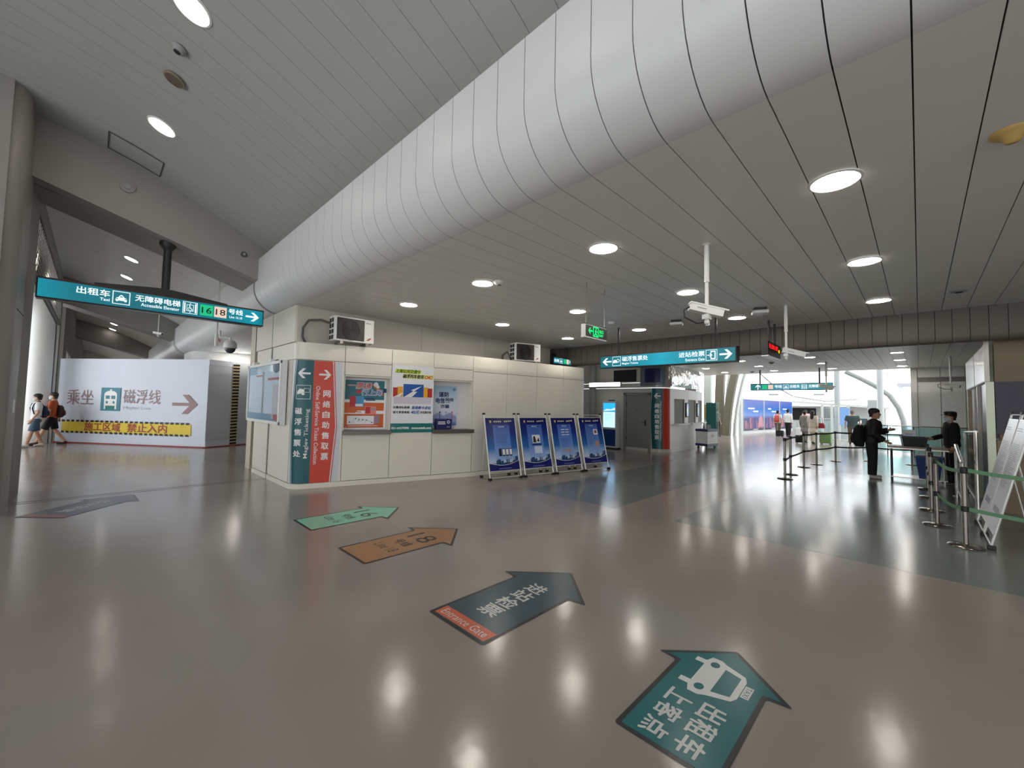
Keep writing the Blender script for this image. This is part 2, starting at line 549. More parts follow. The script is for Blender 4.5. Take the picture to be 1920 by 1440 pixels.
cb.box(BX+BR, 10.0, ZC+0.012, 12.0, 60.0, ZC+0.03, CEIL)
arcp = [(BX+BR+(BR-0.03)*math.cos(PI+PI/2*i/8), ZC+BR+(BR-0.03)*math.sin(PI+PI/2*i/8)) for i in range(9)]
for (a, b) in zip(arcp[:-1], arcp[1:]):
    cb.face([(a[0], -12, a[1]), (b[0], -12, b[1]), (b[0], 60, b[1]), (a[0], 60, a[1])], JOINT)
ceiling = cb.build('ceiling', kind='structure', label='low strip ceiling behind the rounded white bulkhead')
GAP = 0.008
near = strip(bulk_profile(10.66), PITCHC-GAP, 0.018, CEIL).mesh('panel', 30)
near.materials.append(BULK)
for p in near.polygons:
    if p.center.x < BX+BR-0.02: p.material_index = 1
for k in range(-9, 32):
    o = bpy.data.objects.new('panel', near); COL.objects.link(o); o.parent = ceiling
    o.location = (0, -0.01+PITCHC*k+GAP/2, 0)
farp = strip([(10.9, ZC), (24.0, ZC)], PITCHC-GAP, 0.018, CEIL).mesh('panel')
for k in range(-9, 33):
    o = bpy.data.objects.new('panel', farp); COL.objects.link(o); o.parent = ceiling
    o.location = (0, -0.01+PITCHC*k+GAP/2, 0)
MB().box(2.8, -12, ZC, 24, -0.01+PITCHC*-9, ZC+0.03, CEIL).build('ceiling_slab', ceiling)
bk2 = strip(bulk_profile(BX+BR+0.6), PITCHC-0.006, 0.018, BULK).mesh('panel', 30)
for k in range(32, 72):
    o = bpy.data.objects.new('panel', bk2); COL.objects.link(o); o.parent = ceiling
    o.location = (0, 0.06+PITCHC*k, 0)
strip(bulk_profile(BX+BR+0.6), 38.0, 0.018, BULK).build('bulkhead_far', ceiling, (0, 22.4, 0), smooth=30)
# ring trims at the portals
for y in (9.93, 22.2, 22.55):
    strip([(x-0.012, z-0.012) for x, z in bulk_profile(BX+BR)], 0.03, 0.02, GREY).build('ring_trim', ceiling, (0, y, 0), smooth=30)

# ------------------------------------------------------------------ high vaulted ceiling
_VP = [(-9, 6.1), (-6, 6.25), (-3.2, 6.3), (-1.17, 6.12), (-.32, 5.93), (.66, 5.62), (2.36, 4.83), (3.5, 4.12)]
def vz(x):
    for i in range(len(_VP)-1):
        if _VP[i][0] <= x <= _VP[i+1][0]:
            p0 = _VP[max(i-1, 0)]; p1 = _VP[i]; p2 = _VP[i+1]; p3 = _VP[min(i+2, len(_VP)-1)]
            h = p2[0]-p1[0]; t = (x-p1[0])/h
            m1 = (p2[1]-p0[1])/(p2[0]-p0[0]); m2 = (p3[1]-p1[1])/(p3[0]-p1[0])
            return (2*t**3-3*t*t+1)*p1[1]+(t**3-2*t*t+t)*h*m1+(-2*t**3+3*t*t)*p2[1]+(t**3-t*t)*h*m2
    return _VP[-1][1]
xs = [-8.5+12*i/30 for i in range(31)]
vprof = [(x, vz(x)) for x in xs]
vb = MB()
for a, b in zip(vprof[:-1], vprof[1:]):
    vb.face([(a[0], -12, a[1]+0.035), (b[0], -12, b[1]+0.035), (b[0], 60, b[1]+0.035), (a[0], 60, a[1]+0.035)], JOINT)
vault = vb.build('ceiling_vault', kind='structure', label='high curved grey strip ceiling above the concourse')
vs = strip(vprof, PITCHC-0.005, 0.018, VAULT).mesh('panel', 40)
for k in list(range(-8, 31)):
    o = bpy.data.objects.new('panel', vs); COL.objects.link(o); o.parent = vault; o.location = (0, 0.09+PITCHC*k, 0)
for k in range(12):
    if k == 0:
        vw = strip(vprof, 1.0-0.008, 0.018, CEIL).mesh('wide_panel', 40)  # lighter paint than the near vault stands in for the brighter passage light
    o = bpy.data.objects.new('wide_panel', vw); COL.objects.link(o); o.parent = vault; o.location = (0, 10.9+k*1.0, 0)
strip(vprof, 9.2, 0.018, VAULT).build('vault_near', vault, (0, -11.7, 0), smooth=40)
strip(vprof, 38.0, 0.018, CEIL).build('vault_far', vault, (0, 22.9, 0), smooth=40)  # same lighter paint, brightness of the passage put into the colour
# access hatch in the vault near the portal
hb = MB()
def vpt(x, y, d=0.012): return (x, y, vz(x)-d)
for (xa, ya, xb, yb) in ((-.05, 8.95, .62, 8.95), (-.05, 9.55, .62, 9.55), (-.05, 8.95, -.05, 9.55), (.62, 8.95, .62, 9.55)):
    hb.tube([vpt(xa, ya), vpt((xa+xb)/2, (ya+yb)/2), vpt(xb, yb)], 0.008, JOINT, 6)
hb.build('access_hatch', vault)

# ------------------------------------------------------------------ portal frames across the concourse
def portal(y0, y1, name_first=False):
    def zb(x): return 5.08+(x+0.85)*(4.14-5.08)/(2.30+0.85)
    pr = MB()
    xsb = [-1.6+i*(2.42+1.6)/14 for i in range(15)]
    halves = ((y0, y0+0.31), (y0+0.36, y1))
    for ya, yb in halves:
        low = [(x, zb(x)+0.0) for x in xsb]; top = [(x, vz(x)+0.05) for x in xsb]
        for i in range(14):
            for y, fl_ in ((ya, False), (yb, True)):
                q = [(low[i][0], y, low[i][1]), (low[i+1][0], y, low[i+1][1]), (top[i+1][0], y, top[i+1][1]), (top[i][0], y, top[i][1])]
                pr.face(q[::-1] if fl_ else q, PLAS)
            pr.face([(low[i][0], yb, low[i][1]), (low[i+1][0], yb, low[i+1][1]), (low[i+1][0], ya, low[i+1][1]), (low[i][0], ya, low[i][1])], PLAS)
        pr.face([(xsb[-1], ya, zb(xsb[-1])), (xsb[-1], yb, zb(xsb[-1])), (xsb[-1], yb, vz(xsb[-1])), (xsb[-1], ya, vz(xsb[-1]))], PLAS)
    b = pr.build('portal_beam', kind='structure', label='sloping grey portal beam')
    g = MB(); a = (-1.5, zb(-1.5)+0.05); c = (2.4, zb(2.4)+0.05)
    g.face([(a[0], y0+0.31, a[1]), (c[0], y0+0.31, c[1]), (c[0], y0+0.36, c[1]), (a[0], y0+0.36, a[1])], DARK)
    g.build('expansion_joint', b)
    return b
portal(9.68, 10.95); portal(22.45, 23.6); portal(34.4, 35.5)
# small sensor discs on the first beam
for x, z, r, m in ((0.22, 5.32, 0.10, PLAS), (1.98, 4.62, 0.055, JOINT)):
    s_ = MB(); s_.cyl((0, 0, 0), (0, -0.03, 0), r, m, 20); s_.cyl((0, -0.03, 0), (0, -0.05, 0), r*0.45, GREY, 16)
    s_.build('beam_sensor', loc=(x, 9.68, z), label='round pale cover plate on the portal beam' if r > 0.08 else 'small brown sensor on the portal beam near the bulkhead', cat='sensor', smooth=40)

# portal column on the left
def column(y0, y1, x0, x1, name, m=COLM, seam=None):
    r = 0.22; pts = []
    for cx_, cy_, a0 in ((x1-r, y0+r, -PI/2), (x1-0.02, y1-0.02, 0), (x0+0.02, y1-0.02, PI/2), (x0+r, y0+r, PI)):
        rr = r if cy_ == y0+r else 0.02
        for i in range(7):
            a = a0+PI/2*i/6; pts.append((cx_+rr*math.cos(a), cy_+rr*math.sin(a)))
    c = MB(); c.prism(pts, 0, 6.4, m); o = c.build(name, kind='structure', smooth=35, label='grey clad portal column')
    return o
c1 = column(8.95, 9.99, -1.75, -0.85, 'column')
MB().box(-0.856, 9.2, 2.92, -0.846, 9.985, 2.935, JOINT).build('cladding_seam', c1)
MB().box(-1.7, 9.99, 0, -0.87, 10.04, 5.2, DARK).build('joint_strip', c1)
MB().box(-1.7, 10.04, 0, -0.855, 11.2, 5.2, PLAS).build('jamb', c1)
MB().box(-0.85, 9.55, 1.42, -0.842, 9.72, 1.62, WPRINT).build('notice_plate', c1)
c1.children[-1]['label'] = 'small white notice plate'
# passage left wall, mesh grille, glass and second column
wl = MB(); wl.box(-3.0, 11.2, 0, -2.8, 22.4, .45, PLAS); wl.box(-3.0, 11.2, 4.7, -2.8, 22.4, 6.3, PLAS)
for i in range(6): wl.box(-3.0, 11.2+i*2.2, .45, -2.8, 11.32+i*2.2, 4.7, PLAS)  # unseen openings left between these posts so sky light brightens the passage
wl.box(-1.15, 23.6, 0, -0.95, 26, 6.3, PLAS)
wl.box(-2.8, 22.4, 0, -1.0, 22.6, 6.3, PLAS); wl.box(-1.15, 26.0, 3.6, -0.95, 58, 6.3, PLAS); wl.box(-1.15, 26.0, 0, -0.95, 58, .9, PLAS)
for i in range(9): wl.box(-1.15, 28.0+i*3.5, .9, -0.95, 28.6+i*3.5, 3.6, PLAS)
wl.box(-1.7, 11.2, 5.18, -1.02, 22.4, 6.3, PLAS)
wall_left = wl.build('wall_left', kind='structure')
gm = MB()
gm.box(-0.96, 11.2, 4.0, -0.90, 11.26, 5.15, BLACK); gm.box(-0.96, 11.2, 5.08, -0.90, 20.0, 5.16, BLACK); gm.box(-0.96, 11.2, 3.98, -0.90, 20.0, 4.05, BLACK)
for i in range(36):
    y = 11.3+i*0.24; gm.tube([(-0.93, y, 4.02), (-0.93, min(y+1.1, 20), 5.12)], 0.02, STEEL, 5, False)
    gm.tube([(-0.93, y, 5.12), (-0.93, min(y+1.1, 20), 4.02)], 0.02, STEEL, 5, False)
gm.box(-1.0, 11.2, 4.0, -0.98, 20.0, 5.12, DARK)
gm.build('mesh_grille', label='dark woven metal mesh grille high on the left passage wall', cat='grille')
pc = MB(); pc.lathe([(0.30, 0), (0.30, 5.2)], WHITE, 28, (-1.38, 21.6, 0)); pc.build('column', kind='structure', smooth=40)
dp = MB(); dp.box(-1.17, 22.2, 0, -1.09, 22.34, 5.1, mat('dark_navy_metal', (34, 30, 52), 0.4)); dp.box(-1.09, 22.22, 0, -1.03, 22.32, 5.1, WHITE)
dp.build('door_track_post', label='slim navy and white post beside the passage column', cat='post')
MB().box(-2.79, 11.2, 0.0, -2.74, 22.3, 0.45, WHITE).build('low_plinth', wall_left)
# far end of the passage
we = MB(); we.box(-1.2, 58, 0, 12, 58.2, 6.3, WHITE); we.build('wall_end', kind='structure')

# ------------------------------------------------------------------ off-frame shell: glazed facade to the left, rear wall with windows
sh = MB()
sh.box(-8.0, 8.9, 0, -1.0, 9.1, 6.4, PLAS)
sh.build('wall_side', kind='structure')
fa = MB()
for i in range(9):
    fa.box(-7.1, -11.8+i*2.55, 0, -7.0, -11.75+i*2.55, 6.3, GREY)
fa.box(-7.1, -11.8, 0, -6.9, 9, 0.9, GREY); fa.box(-7.1, -11.8, 4.4, -6.9, 9, 6.4, GREY); fa.box(-7.1, -11.8, 2.6, -6.9, 9, 2.7, GREY)
fa.build('window_1', kind='structure')
wb = MB()
wb.box(-7, -12.0, 0, 24, -11.8, 0.5, PLAS); wb.box(-7, -12.0, 3.1, 24, -11.8, 7.2, PLAS); wb.box(3.2, -12.0, .5, 24, -11.8, 3.1, PLAS)  # unseen wall, openings sized to set the sky light from behind the camera
for x in (-7, -3.6, -0.2, 3.2, 6.6, 10.0, 13.4, 16.8, 20.2, 23.6):
    wb.box(x, -12.0, 0.5, x+0.4, -11.8, 3.1, PLAS)
wb.build('wall_back', kind='structure')
wr = MB(); wr.box(-9, -13, 7.0, 24.1, 60, 7.2, PLAS); wr.box(24.0, -12, ZC, 24.2, 12, 7.0, WHITE); wr.box(11.9, 10.0, 0, 12.1, 60, 7, PLAS); wr.box(2.5, 10.0, ZC+0.13, 24.0, 10.15, 7, PLAS)  # unseen closing slab and walls, put in to stop sky light leaking in
wr.build('roof', kind='structure')

# ------------------------------------------------------------------ downstand fascia
fc = MB(); fc.box(10.70, -12, 3.0, 10.92, 12, ZC+0.02, JOINT); fascia = fc.build('ceiling_fascia', kind='structure', label='dark ribbed downstand across the ceiling')
fp = [(10.66, ZC-0.002), (10.66, 3.09)]
for i in range(1, 7):
    a = PI+PI/2*i/6; fp.append((10.78+0.12*math.cos(a), 3.09+0.12*math.sin(a)))
fp += [(10.84, 2.97), (10.96, 3.0), (10.96, ZC-0.002)]
fpm = strip(fp, 0.215-0.008, 0.015, FASC).mesh('panel', 40)
for k in range(-14, 46):
    o = bpy.data.objects.new('panel', fpm); COL.objects.link(o); o.parent = fascia; o.location = (0, -0.01+0.215*k, 0)

# ------------------------------------------------------------------ round ceiling lamps
lamp0 = None
LR = 0.15
def lamp_at(x, y, z, label, group, tilt=0.0):
    global lamp0
    if lamp0 is None:
        lamp0 = thing('ceiling_light', label, 'ceiling light', (x, y, z), 0, group)
        t = MB(); t.lathe([(LR, -0.002), (LR+0.012, -0.012), (LR+0.03, -0.006), (LR+0.034, 0.004), (LR, 0.004), (LR, -0.002)], WHITE, 32)
        t.build('trim_ring', lamp0, smooth=40)
        d = MB(); d.lathe([(0.0, -0.006), (LR, -0.006)], E_LAMP, 32); d.build('diffuser', lamp0)
        o = lamp0
    else:
        o = dup(lamp0, (x, y, z), label)
    o['group'] = group; o.rotation_euler = (0, tilt, 0); o['label'] = label
    return o
rows = {4.12: 'row nearest the white bulkhead', 6.61: 'middle row', 9.12: 'row nearest the dark fascia'}
cols = {0.45: 'right end', 2.61: 'second from the right', 4.76: 'third from the right', 6.89: 'left end over the kiosk', -1.7: 'added unseen beyond the right edge'}  # the negative column is out of view, added to help light the room
for x, rn in rows.items():
    for y, cn in cols.items():
        if y < 0 and x > 9: continue
        lamp_at(x, y, ZC, 'round ceiling lamp, %s, %s' % (rn, cn), 'round lamps in the low ceiling')
rows2 = {17.45: 'first row', 19.95: 'second row', 22.55: 'last row'}
cols2 = {0.46: 'above the queue table', 2.68: 'right of the middle', 4.87: 'left of the middle', 7.04: 'beside the far kiosk'}
for x, rn in rows2.items():
    for y, cn in cols2.items():
        lamp_at(x, y, ZC, 'round lamp beyond the fascia, %s, %s' % (rn, cn), 'round lamps beyond the fascia')
tl = math.atan(0.36)
for y, n in ((7.85, 'vault lamp next to the portal beam'), (5.2, 'vault lamp at the top edge of the picture')):
    lamp_at(0.5, y, vz(0.5)-0.01, 'round '+n, 'lamps in the near vault', tl)
for y, n in ((2.55, 'ahead of'), (-0.1, 'right above'), (-2.75, 'behind')):
    lamp_at(0.5, y, vz(0.5)-0.01, 'round lamp added unseen in the vault %s the camera' % n, 'lamps in the near vault', tl)  # out-of-view lamps added overhead for extra light
for y, n in ((13.55, 'first'), (16.1, 'second'), (18.65, 'third'), (28.9, 'fourth'), (31.4, 'fifth'), (34.0, 'sixth'), (46.3, 'last and smallest')):
    lamp_at(0.55, y, vz(0.55)-0.01, 'round passage vault lamp beyond the portal, %s from the front' % n, 'lamps in the passage vault', tl)
for y, n in ((19.43, 'beside the dome camera'), (17.28, 'added unseen past the kiosk'), (15.1, 'added unseen right at the kiosk rear')):  # the last two are unseen, added to light the hoarding side panel
    lamp_at(4.12, y, ZC+.01, 'round lamp under the passage ceiling, %s' % n, 'lamps in the passage vault')
# ------------------------------------------------------------------ curved wall paths
class Path:
    """plan line seen from outside left to right; t=0 at index zero_at"""
    def __init__(s, pts, t0):
        s.p = [Vector(q) for q in pts]; s.t = [0.0]
        for a, b in zip(s.p[:-1], s.p[1:]): s.t.append(s.t[-1]+(b-a).length)
        s.t = [q+t0 for q in s.t]
    def at(s, t, out=0.0):
        i = 0
        while i < len(s.p)-2 and t > s.t[i+1]: i += 1
        d = (s.p[i+1]-s.p[i]); L = d.length; d = d/L
        q = s.p[i]+d*(t-s.t[i])
        # blended normal
        def dirn(j):
            return (s.p[j+1]-s.p[j]).normalized()
        f = (t-s.t[i])/L
        d0 = dirn(i-1) if i > 0 else d; d2 = dirn(i+1) if i < len(s.p)-2 else d
        if L < 0.2:
            a = (d0+d).normalized(); b = (d+d2).normalized(); dd = (a*(1-f)+b*f).normalized()
        else: dd = d
        return Vector((q.x+dd.y*out, q.y-dd.x*out))
    def panel(s, ta, tb, za, zb, m, o0=0.0, o1=0.025, step=0.06):
        mb = MB()
        n = max(1, int(math.ceil((tb-ta)/step))) if s.curved(ta, tb) else 1
        ts = [ta+(tb-ta)*i/n for i in range(n+1)]
        k = mb._m(m)
        for z in (za, zb):
            for out in (o0, o1):
                for t in ts:
                    q = s.at(t, out); mb.v.append((q.x, q.y, z))
        N = n+1; IL, OL, IH, OH = 0, N, 2*N, 3*N
        for i in range(n):
            mb.f += [[OL+i, OL+i+1, OH+i+1, OH+i], [IL+i, IL+i+1, OL+i+1, OL+i][::-1], [IH+i, IH+i+1, OH+i+1, OH+i], [IL+i, IL+i+1, IH+i+1, IH+i][::-1]]
        mb.f += [[IL, OL, OH, IH], [IL+n, OL+n, OH+n, IH+n][::-1]]
        mb.mi += [k]*(4*n+2)
        return mb
    def curved(s, ta, tb):
        return any(ta < t < tb for t in s.t)
    def art(s, mb, base=0.03):
        """bend flat art (x = t, y = offset towards the viewer negative) onto the wall"""
        def fn(x, y, z):
            q = s.at(x, base-y); return (q.x, q.y, z)
        return mb.warp(fn)
def fillet(a, c, b, r, n=8):
    a, b, c = Vector(a), Vector(b), Vector(c)
    u = (a-c).normalized(); v = (b-c).normalized(); th = u.angle(v); L = r/math.tan(th/2)
    p0 = c+u*L; p1 = c+v*L; ce = c+(u+v).normalized()*(r/math.sin(th/2))
    out = []
    a0 = math.atan2(p0.y-ce.y, p0.x-ce.x); a1 = math.atan2(p1.y-ce.y, p1.x-ce.x)
    while a1-a0 > PI: a1 -= 2*PI
    while a1-a0 < -PI: a1 += 2*PI
    for i in range(n+1):
        t = a0+(a1-a0)*i/n; out.append((ce.x+r*math.cos(t), ce.y+r*math.sin(t)))
    return out, L

# ------------------------------------------------------------------ ticket kiosk
KA = Vector((2.72, 8.51)); KB = Vector((6.28, 7.53)); KC = Vector((10.36, 7.10))
arc, Lc = fillet((2.70, 11.3), KA, KB, 0.24)
arc2, L2 = fillet(KB, KC, (10.9, 9.3), 0.30)
kp = [(2.70, 11.3)]+arc+[tuple(KB)]+arc2+[(10.9, 9.3)]
first = Vector(kp[0]); tt = (Vector(arc[0])-first).length
arclen = sum((Vector(b)-Vector(a)).length for a, b in zip(arc[:-1], arc[1:]))
# put t such that t = distance from the sharp corner along the front
KP = Path(kp, -(tt+arclen)+Lc)
tB = Lc+(KB-Vector(arc[-1])).length
S = [0.85, 1.79, 2.72, tB]
d2 = (KC-KB).length
seg = [tB+d2*i/4 for i in range(1, 4)]
tEND = KP.t[-1]
kiosk = thing('ticket_kiosk', 'long cream panelled ticket kiosk with two poster windows and rounded corner', 'kiosk', (0, 0, 0))
g = 0.005
# core behind the panels, with the two window bays set back
core = MB()
def q2(t, o): v = KP.at(t, o); return (v.x, v.y)
poly = [q2(-2.6, -0.02), q2(-0.2, -0.02)]+[q2(t, -0.02) for t in (-0.1, 0.0, 0.08, 0.16, 0.3)]
for a, b in ((S[0], S[1]), (S[2], S[3])):
    poly += [q2(a+0.01, -0.02), q2(a+0.01, -0.26), q2(b-0.01, -0.26), q2(b-0.01, -0.02)]
poly += [q2(tB+0.02, -0.02), q2(tB+d2-0.4, -0.02), (10.2, 7.3), (10.6, 9.3), (10.6, 11.3), (2.8, 11.3)]
core.prism(poly, 0.0, 2.78, JOINT)
core.build('body', kiosk)
pieces = []
pieces += [(-0.13, S[0], 2.49, 2.83), (S[0], S[1], 2.49, 2.83), (S[1], S[2], 2.49, 2.83), (S[2], S[3], 2.49, 2.83)]
pieces += [(S[0], S[1], 2.23, 2.49), (S[2], S[3], 2.23, 2.49), (S[0], S[1], .1, 1.03), (S[1], S[2], .1, 2.49), (S[2], S[3], .1, 1.03)]
ends = [tB]+seg+[tB+d2-0.02]
for a, b in zip(ends[:-1], ends[1:]):
    pieces += [(a, b, 2.46, 2.83), (a, b, .1, 2.46)]
pieces += [(tB+d2-0.02, tEND, 2.46, 2.83), (tB+d2-0.02, tEND, .1, 2.46)]
for a, b, z0, z1 in pieces:
    o = KP.panel(a+g, b-g, z0+g, z1-g, CREAM).build('panel', kiosk, smooth=35)
# sides of the window recesses, glazing behind posters
for a, b in ((S[0], S[1]), (S[2], S[3])):
    m_ = MB()
    for t, w in ((a, 0.02), (b-0.02, 0.02)):
        P0, P1, P2, P3 = (KP.at(t, 0.0), KP.at(t+w, 0.0), KP.at(t+w, -0.25), KP.at(t, -0.25))
        m_.prism([tuple(P0), tuple(P1), tuple(P2), tuple(P3)], 1.03, 2.23, CREAM)
    m_.prism([tuple(KP.at(a, 0)), tuple(KP.at(b, 0)), tuple(KP.at(b, -.25)), tuple(KP.at(a, -.25))], 2.20, 2.23, CREAM)
    m_.build('window_reveal', kiosk)
    KP.panel(a+0.02, b-0.02, 1.06, 2.21, mat('window_blind_white', (218, 214, 216), 0.5), -0.24, -0.225).build('window_pane', kiosk)
    KP.panel(a+0.0, b+0.01, 1.02, 1.10, mat('dull_steel', (112, 106, 100), .35, .6), -0.24, 0.11).build('steel_counter', kiosk, bevel=0.006)
# rounded-corner sign field (white base) and skirting
KP.panel(-0.13+g, S[0]-g, 0.1, 2.485, CREAM).build('panel', kiosk, smooth=35)
KP.panel(-2.6, tEND, 0.0, 0.095, CREAM, -0.02, 0.04).build('skirting', kiosk, smooth=35)
# left flank (its wall rises to the ceiling) and wall above the kiosk
for a, b, z0, z1 in ((-1.44, -0.16, .1, 2.49), (-2.62, -1.46, .1, 2.49), (-1.44, -0.135, 2.49, 2.83), (-2.62, -1.46, 2.49, 2.83)):
    KP.panel(a, b, z0+g, z1-g, CREAM).build('panel', kiosk, smooth=35)
uw = MB(); uw.box(2.72, 8.62, 2.83, 10.45, 11.3, 3.56, JOINT)
upper = uw.build('wall_upper', kind='structure', label='cream wall above the kiosk roof')
WARMW = mat('warm_wall_panel', (206, 200, 188), 0.45, 0, 0.4, 0.03, 2)
for x0, x1 in ((2.70, 3.55), (3.55, 5.53), (5.53, 7.6), (7.6, 9.96), (9.96, 10.45)):
    MB().box(x0+0.004, 8.60, 2.80, x1-0.004, 8.62, 3.555, WARMW).build('panel', upper)
for y0, y1 in ((8.60, 10.02), (10.05, 11.3)):
    MB().box(2.67, y0+0.004, 2.835, 2.72, y1-0.004, 3.555, CREAM).build('panel', upper)
MB().box(2.665, 10.02, 0.0, 2.70, 10.05, 3.556, GREY).build('joint_strip', upper)
MB().box(10.45, 8.5, 2.83, 10.62, 8.8, 3.4, BLACK).build('dark_gap', upper)
pl_ = MB(); pl_.box(2.72, 11.6, 0, 2.98, 12.0, 3.56, mat('beige_pilaster', (196, 188, 166), 0.5)); pl_.build('pilaster', kind='structure')
w12 = MB(); w12.box(2.9, 11.3, 0, 10.6, 11.5, 3.56, PLAS); w12.build('wall_rear', kind='structure')

# corner sign: teal and red fields with arrows and lettering, bent round the corner
sg = MB()
def field(xl, xr, z0, z1, m, y, rows=24, colsn=16):
    for i in range(rows):
        za = z0+(z1-z0)*i/rows; zb = z0+(z1-z0)*(i+1)/rows
        for j in range(colsn):
            u0, u1 = j/colsn, (j+1)/colsn
            pt = lambda u, z: (xl(z)+(xr(z)-xl(z))*u, y, z)
            sg.face([pt(u0, za), pt(u1, za), pt(u1, zb), pt(u0, zb)], m)
def kink(base, amp, z): # widest at mid height
    return base+amp*(1-abs((z-1.18)/1.31))
Z0, Z1 = 0.10, 2.48
SILV = mat('silver_print', (206, 210, 216), 0.4)
field(lambda z: -0.115, lambda z: 0.80, Z0, Z1, SILV, 0.0, 4, 24)
field(lambda z: kink(0.0, -0.085, z)-0.028, lambda z: kink(0.0, -0.085, z)-0.014, Z0, Z1, TEALP, -0.001)
field(lambda z: kink(0.0, -0.085, z), lambda z: 0.285, Z0, Z1, TEALP, -0.001)
field(lambda z: 0.285, lambda z: kink(0.62, 0.09, z), Z0, Z1, REDP, -0.001)
field(lambda z: kink(0.62, 0.09, z)+0.02, lambda z: kink(0.62, 0.09, z)+0.036, Z0, Z1, REDP, -0.001)
sgo = KP.art(sg, 0.027).build('corner_sign', kiosk, smooth=35)
sgo['label'] = 'teal and red direction sign wrapped round the kiosk corner'
sl = MB()
arrow(sl, 0.125, 2.22, 0.21, 0.19, -0.003, WPRINT, left=True)
arrow(sl, 0.49, 2.21, 0.22, 0.19, -0.003, WPRINT)
sl.frame2(0.0, 1.72, 0.245, 1.99, 0.008, -0.003, WPRINT)
sl.poly([(0.02, 1.86), (0.06, 1.92), (0.12, 1.91), (0.14, 1.86), (0.10, 1.83), (0.02, 1.81)], -0.003, WPRINT)
sl.frame2(0.13, 1.85, 0.225, 1.93, 0.007, -0.004, WPRINT)
sl.disc(0.12, 1.82, 0.025, -0.004, WPRINT)
vtext(sl, '磁浮售票处', 0.055, 0.125, 1.555, 0.205, 0.125, -0.003, WPRINT, 0.02)
rtext(sl, 'Maglev Ticketing', 0.205, 0.085, 0.58, 1.53, -0.003, WPRINT, True)
vtext(sl, '网络自助售取票', 0.535, 0.135, 1.90, 0.205, 0.135, -0.003, WPRINT, 0.02)
rtext(sl, 'Online Self-Service Ticket Collection', 0.375, 0.075, 0.46, 1.98, -0.003, WPRINT, False)
KP.art(sl.cut_x(.02), 0.027).split('pictogram', sgo)

# posters in the windows and between them
def wall_art(name, label, cat, fn, t0, z0, out=0.03, group=None):
    """flat sheet hung on the kiosk front; fn draws in local x,z with y=0 the sheet"""
    p = KP.at(t0, out); q = KP.at(t0+0.5, out); a = math.atan2(q.y-p.y, q.x-p.x)
    r = thing(name, label, cat, (p.x, p.y, z0), a, group)
    sheet, pr = MB(), MB()
    fn(sheet, pr)
    sheet.build('sheet', r); pr.split('print', r)
    return r
ORANGE = mat('orange_print', (206, 96, 36), 0.4); TEALG = mat('poster_teal', (40, 110, 122), 0.4)
REDB = mat('poster_red', (186, 40, 44), 0.4); PINKP = mat('poster_pink', (226, 130, 130), 0.4); SKYB = mat('poster_sky_blue', (72, 150, 200), 0.4)
LGREEN = mat('lime_print', (196, 214, 40), 0.4); TEALB = mat('ad_teal_band', (8, 110, 110), 0.35); YEL = mat('poster_yellow', (236, 170, 50), 0.4)
SHEETW = mat('poster_white', (232, 232, 236), 0.35)
def poster1(s, p):
    s.box(0, 0, 0, 0.86, 0.006, 1.06, SHEETW)
    p.rect(0.02, 0.62, 0.82, 1.03, -0.001, TEALG); p.rect(0.02, 0.03, 0.82, 0.56, -0.001, ORANGE)
    p.poly([(0.02, 0.34), (0.24, 0.34), (0.28, 0.39), (0.82, 0.39), (0.82, 0.32), (0.02, 0.32)], -0.002, SHEETW)
    p.poly([(0.6, 0.98), (0.72, 0.86), (0.8, 0.76), (0.8, 0.70), (0.66, 0.84), (0.56, 0.92)], -0.002, ORANGE)
    p.poly([(0.22, 0.78), (0.30, 0.74), (0.36, 0.80), (0.30, 0.84)], -0.002, REDB)
    for (x, z, r) in ((0.64, 0.95, 0.05), (0.68, 0.90, 0.035)): p.disc(x, z, r, -0.003, SHEETW)
    text(p, '一票通', 0.075, 0.845, 0.565, 0.985, -0.003, SHEETW, 0.07, 0.2); text(p, '一票通', 0.085, 0.855, 0.555, 0.975, -0.0045, REDB, 0.014, 0.2)
    text(p, '行上海', 0.345, 0.705, 0.785, 0.845, -0.003, SHEETW, 0.07, 0.2); text(p, '行上海', 0.355, 0.715, 0.775, 0.835, -0.0045, BLUE, 0.014, 0.2)
    p.rect(0.12, 0.47, 0.40, 0.69, -0.003, SKYB); p.rect(0.12, 0.47, 0.24, 0.69, -0.004, REDB); p.rect(0.23, 0.48, 0.38, 0.53, -0.005, SHEETW)
    p.rect(0.43, 0.31, 0.66, 0.48, -0.003, PINKP); p.rect(0.44, 0.33, 0.54, 0.47, -0.004, REDB); p.rect(0.55, 0.40, 0.65, 0.44, -0.004, GREY)
    bars(p, 0.44, 0.585, 0.68, 0.66, 2, -0.003, NAVY, 0.55, 3); bars(p, 0.26, 0.34, 0.4, 0.37, 1, -0.003, ORANGE, 0.6, 4)
    rr = [(0.08, 0.10), (0.62, 0.10), (0.62, 0.28), (0.08, 0.28)]
    p.poly(rr, -0.003, SHEETW)
    p.stroke([(0.12, 0.14), (0.2, 0.14), (0.22, 0.24), (0.3, 0.24), (0.3, 0.16), (0.44, 0.2), (0.58, 0.14)], 0.005, -0.004, GREY)
    for x, z in ((0.13, 0.15), (0.25, 0.22), (0.32, 0.2), (0.39, 0.2), (0.47, 0.19), (0.58, 0.14)): p.disc(x, z, 0.013, -0.005, NAVY, 10)
    for i in range(6): p.poly([(0.63, 0.11+i*0.03), (0.73, 0.14+i*0.03), (0.73, 0.155+i*0.03), (0.63, 0.125+i*0.03)], -0.003, SKYB)
    p.rect(0.80, 0.78, 0.865, 0.87, -0.004, NAVY)
    text(p, '一', 0.1, 0.065, 0.7, 0.075, -0.003, SHEETW, 0.0)
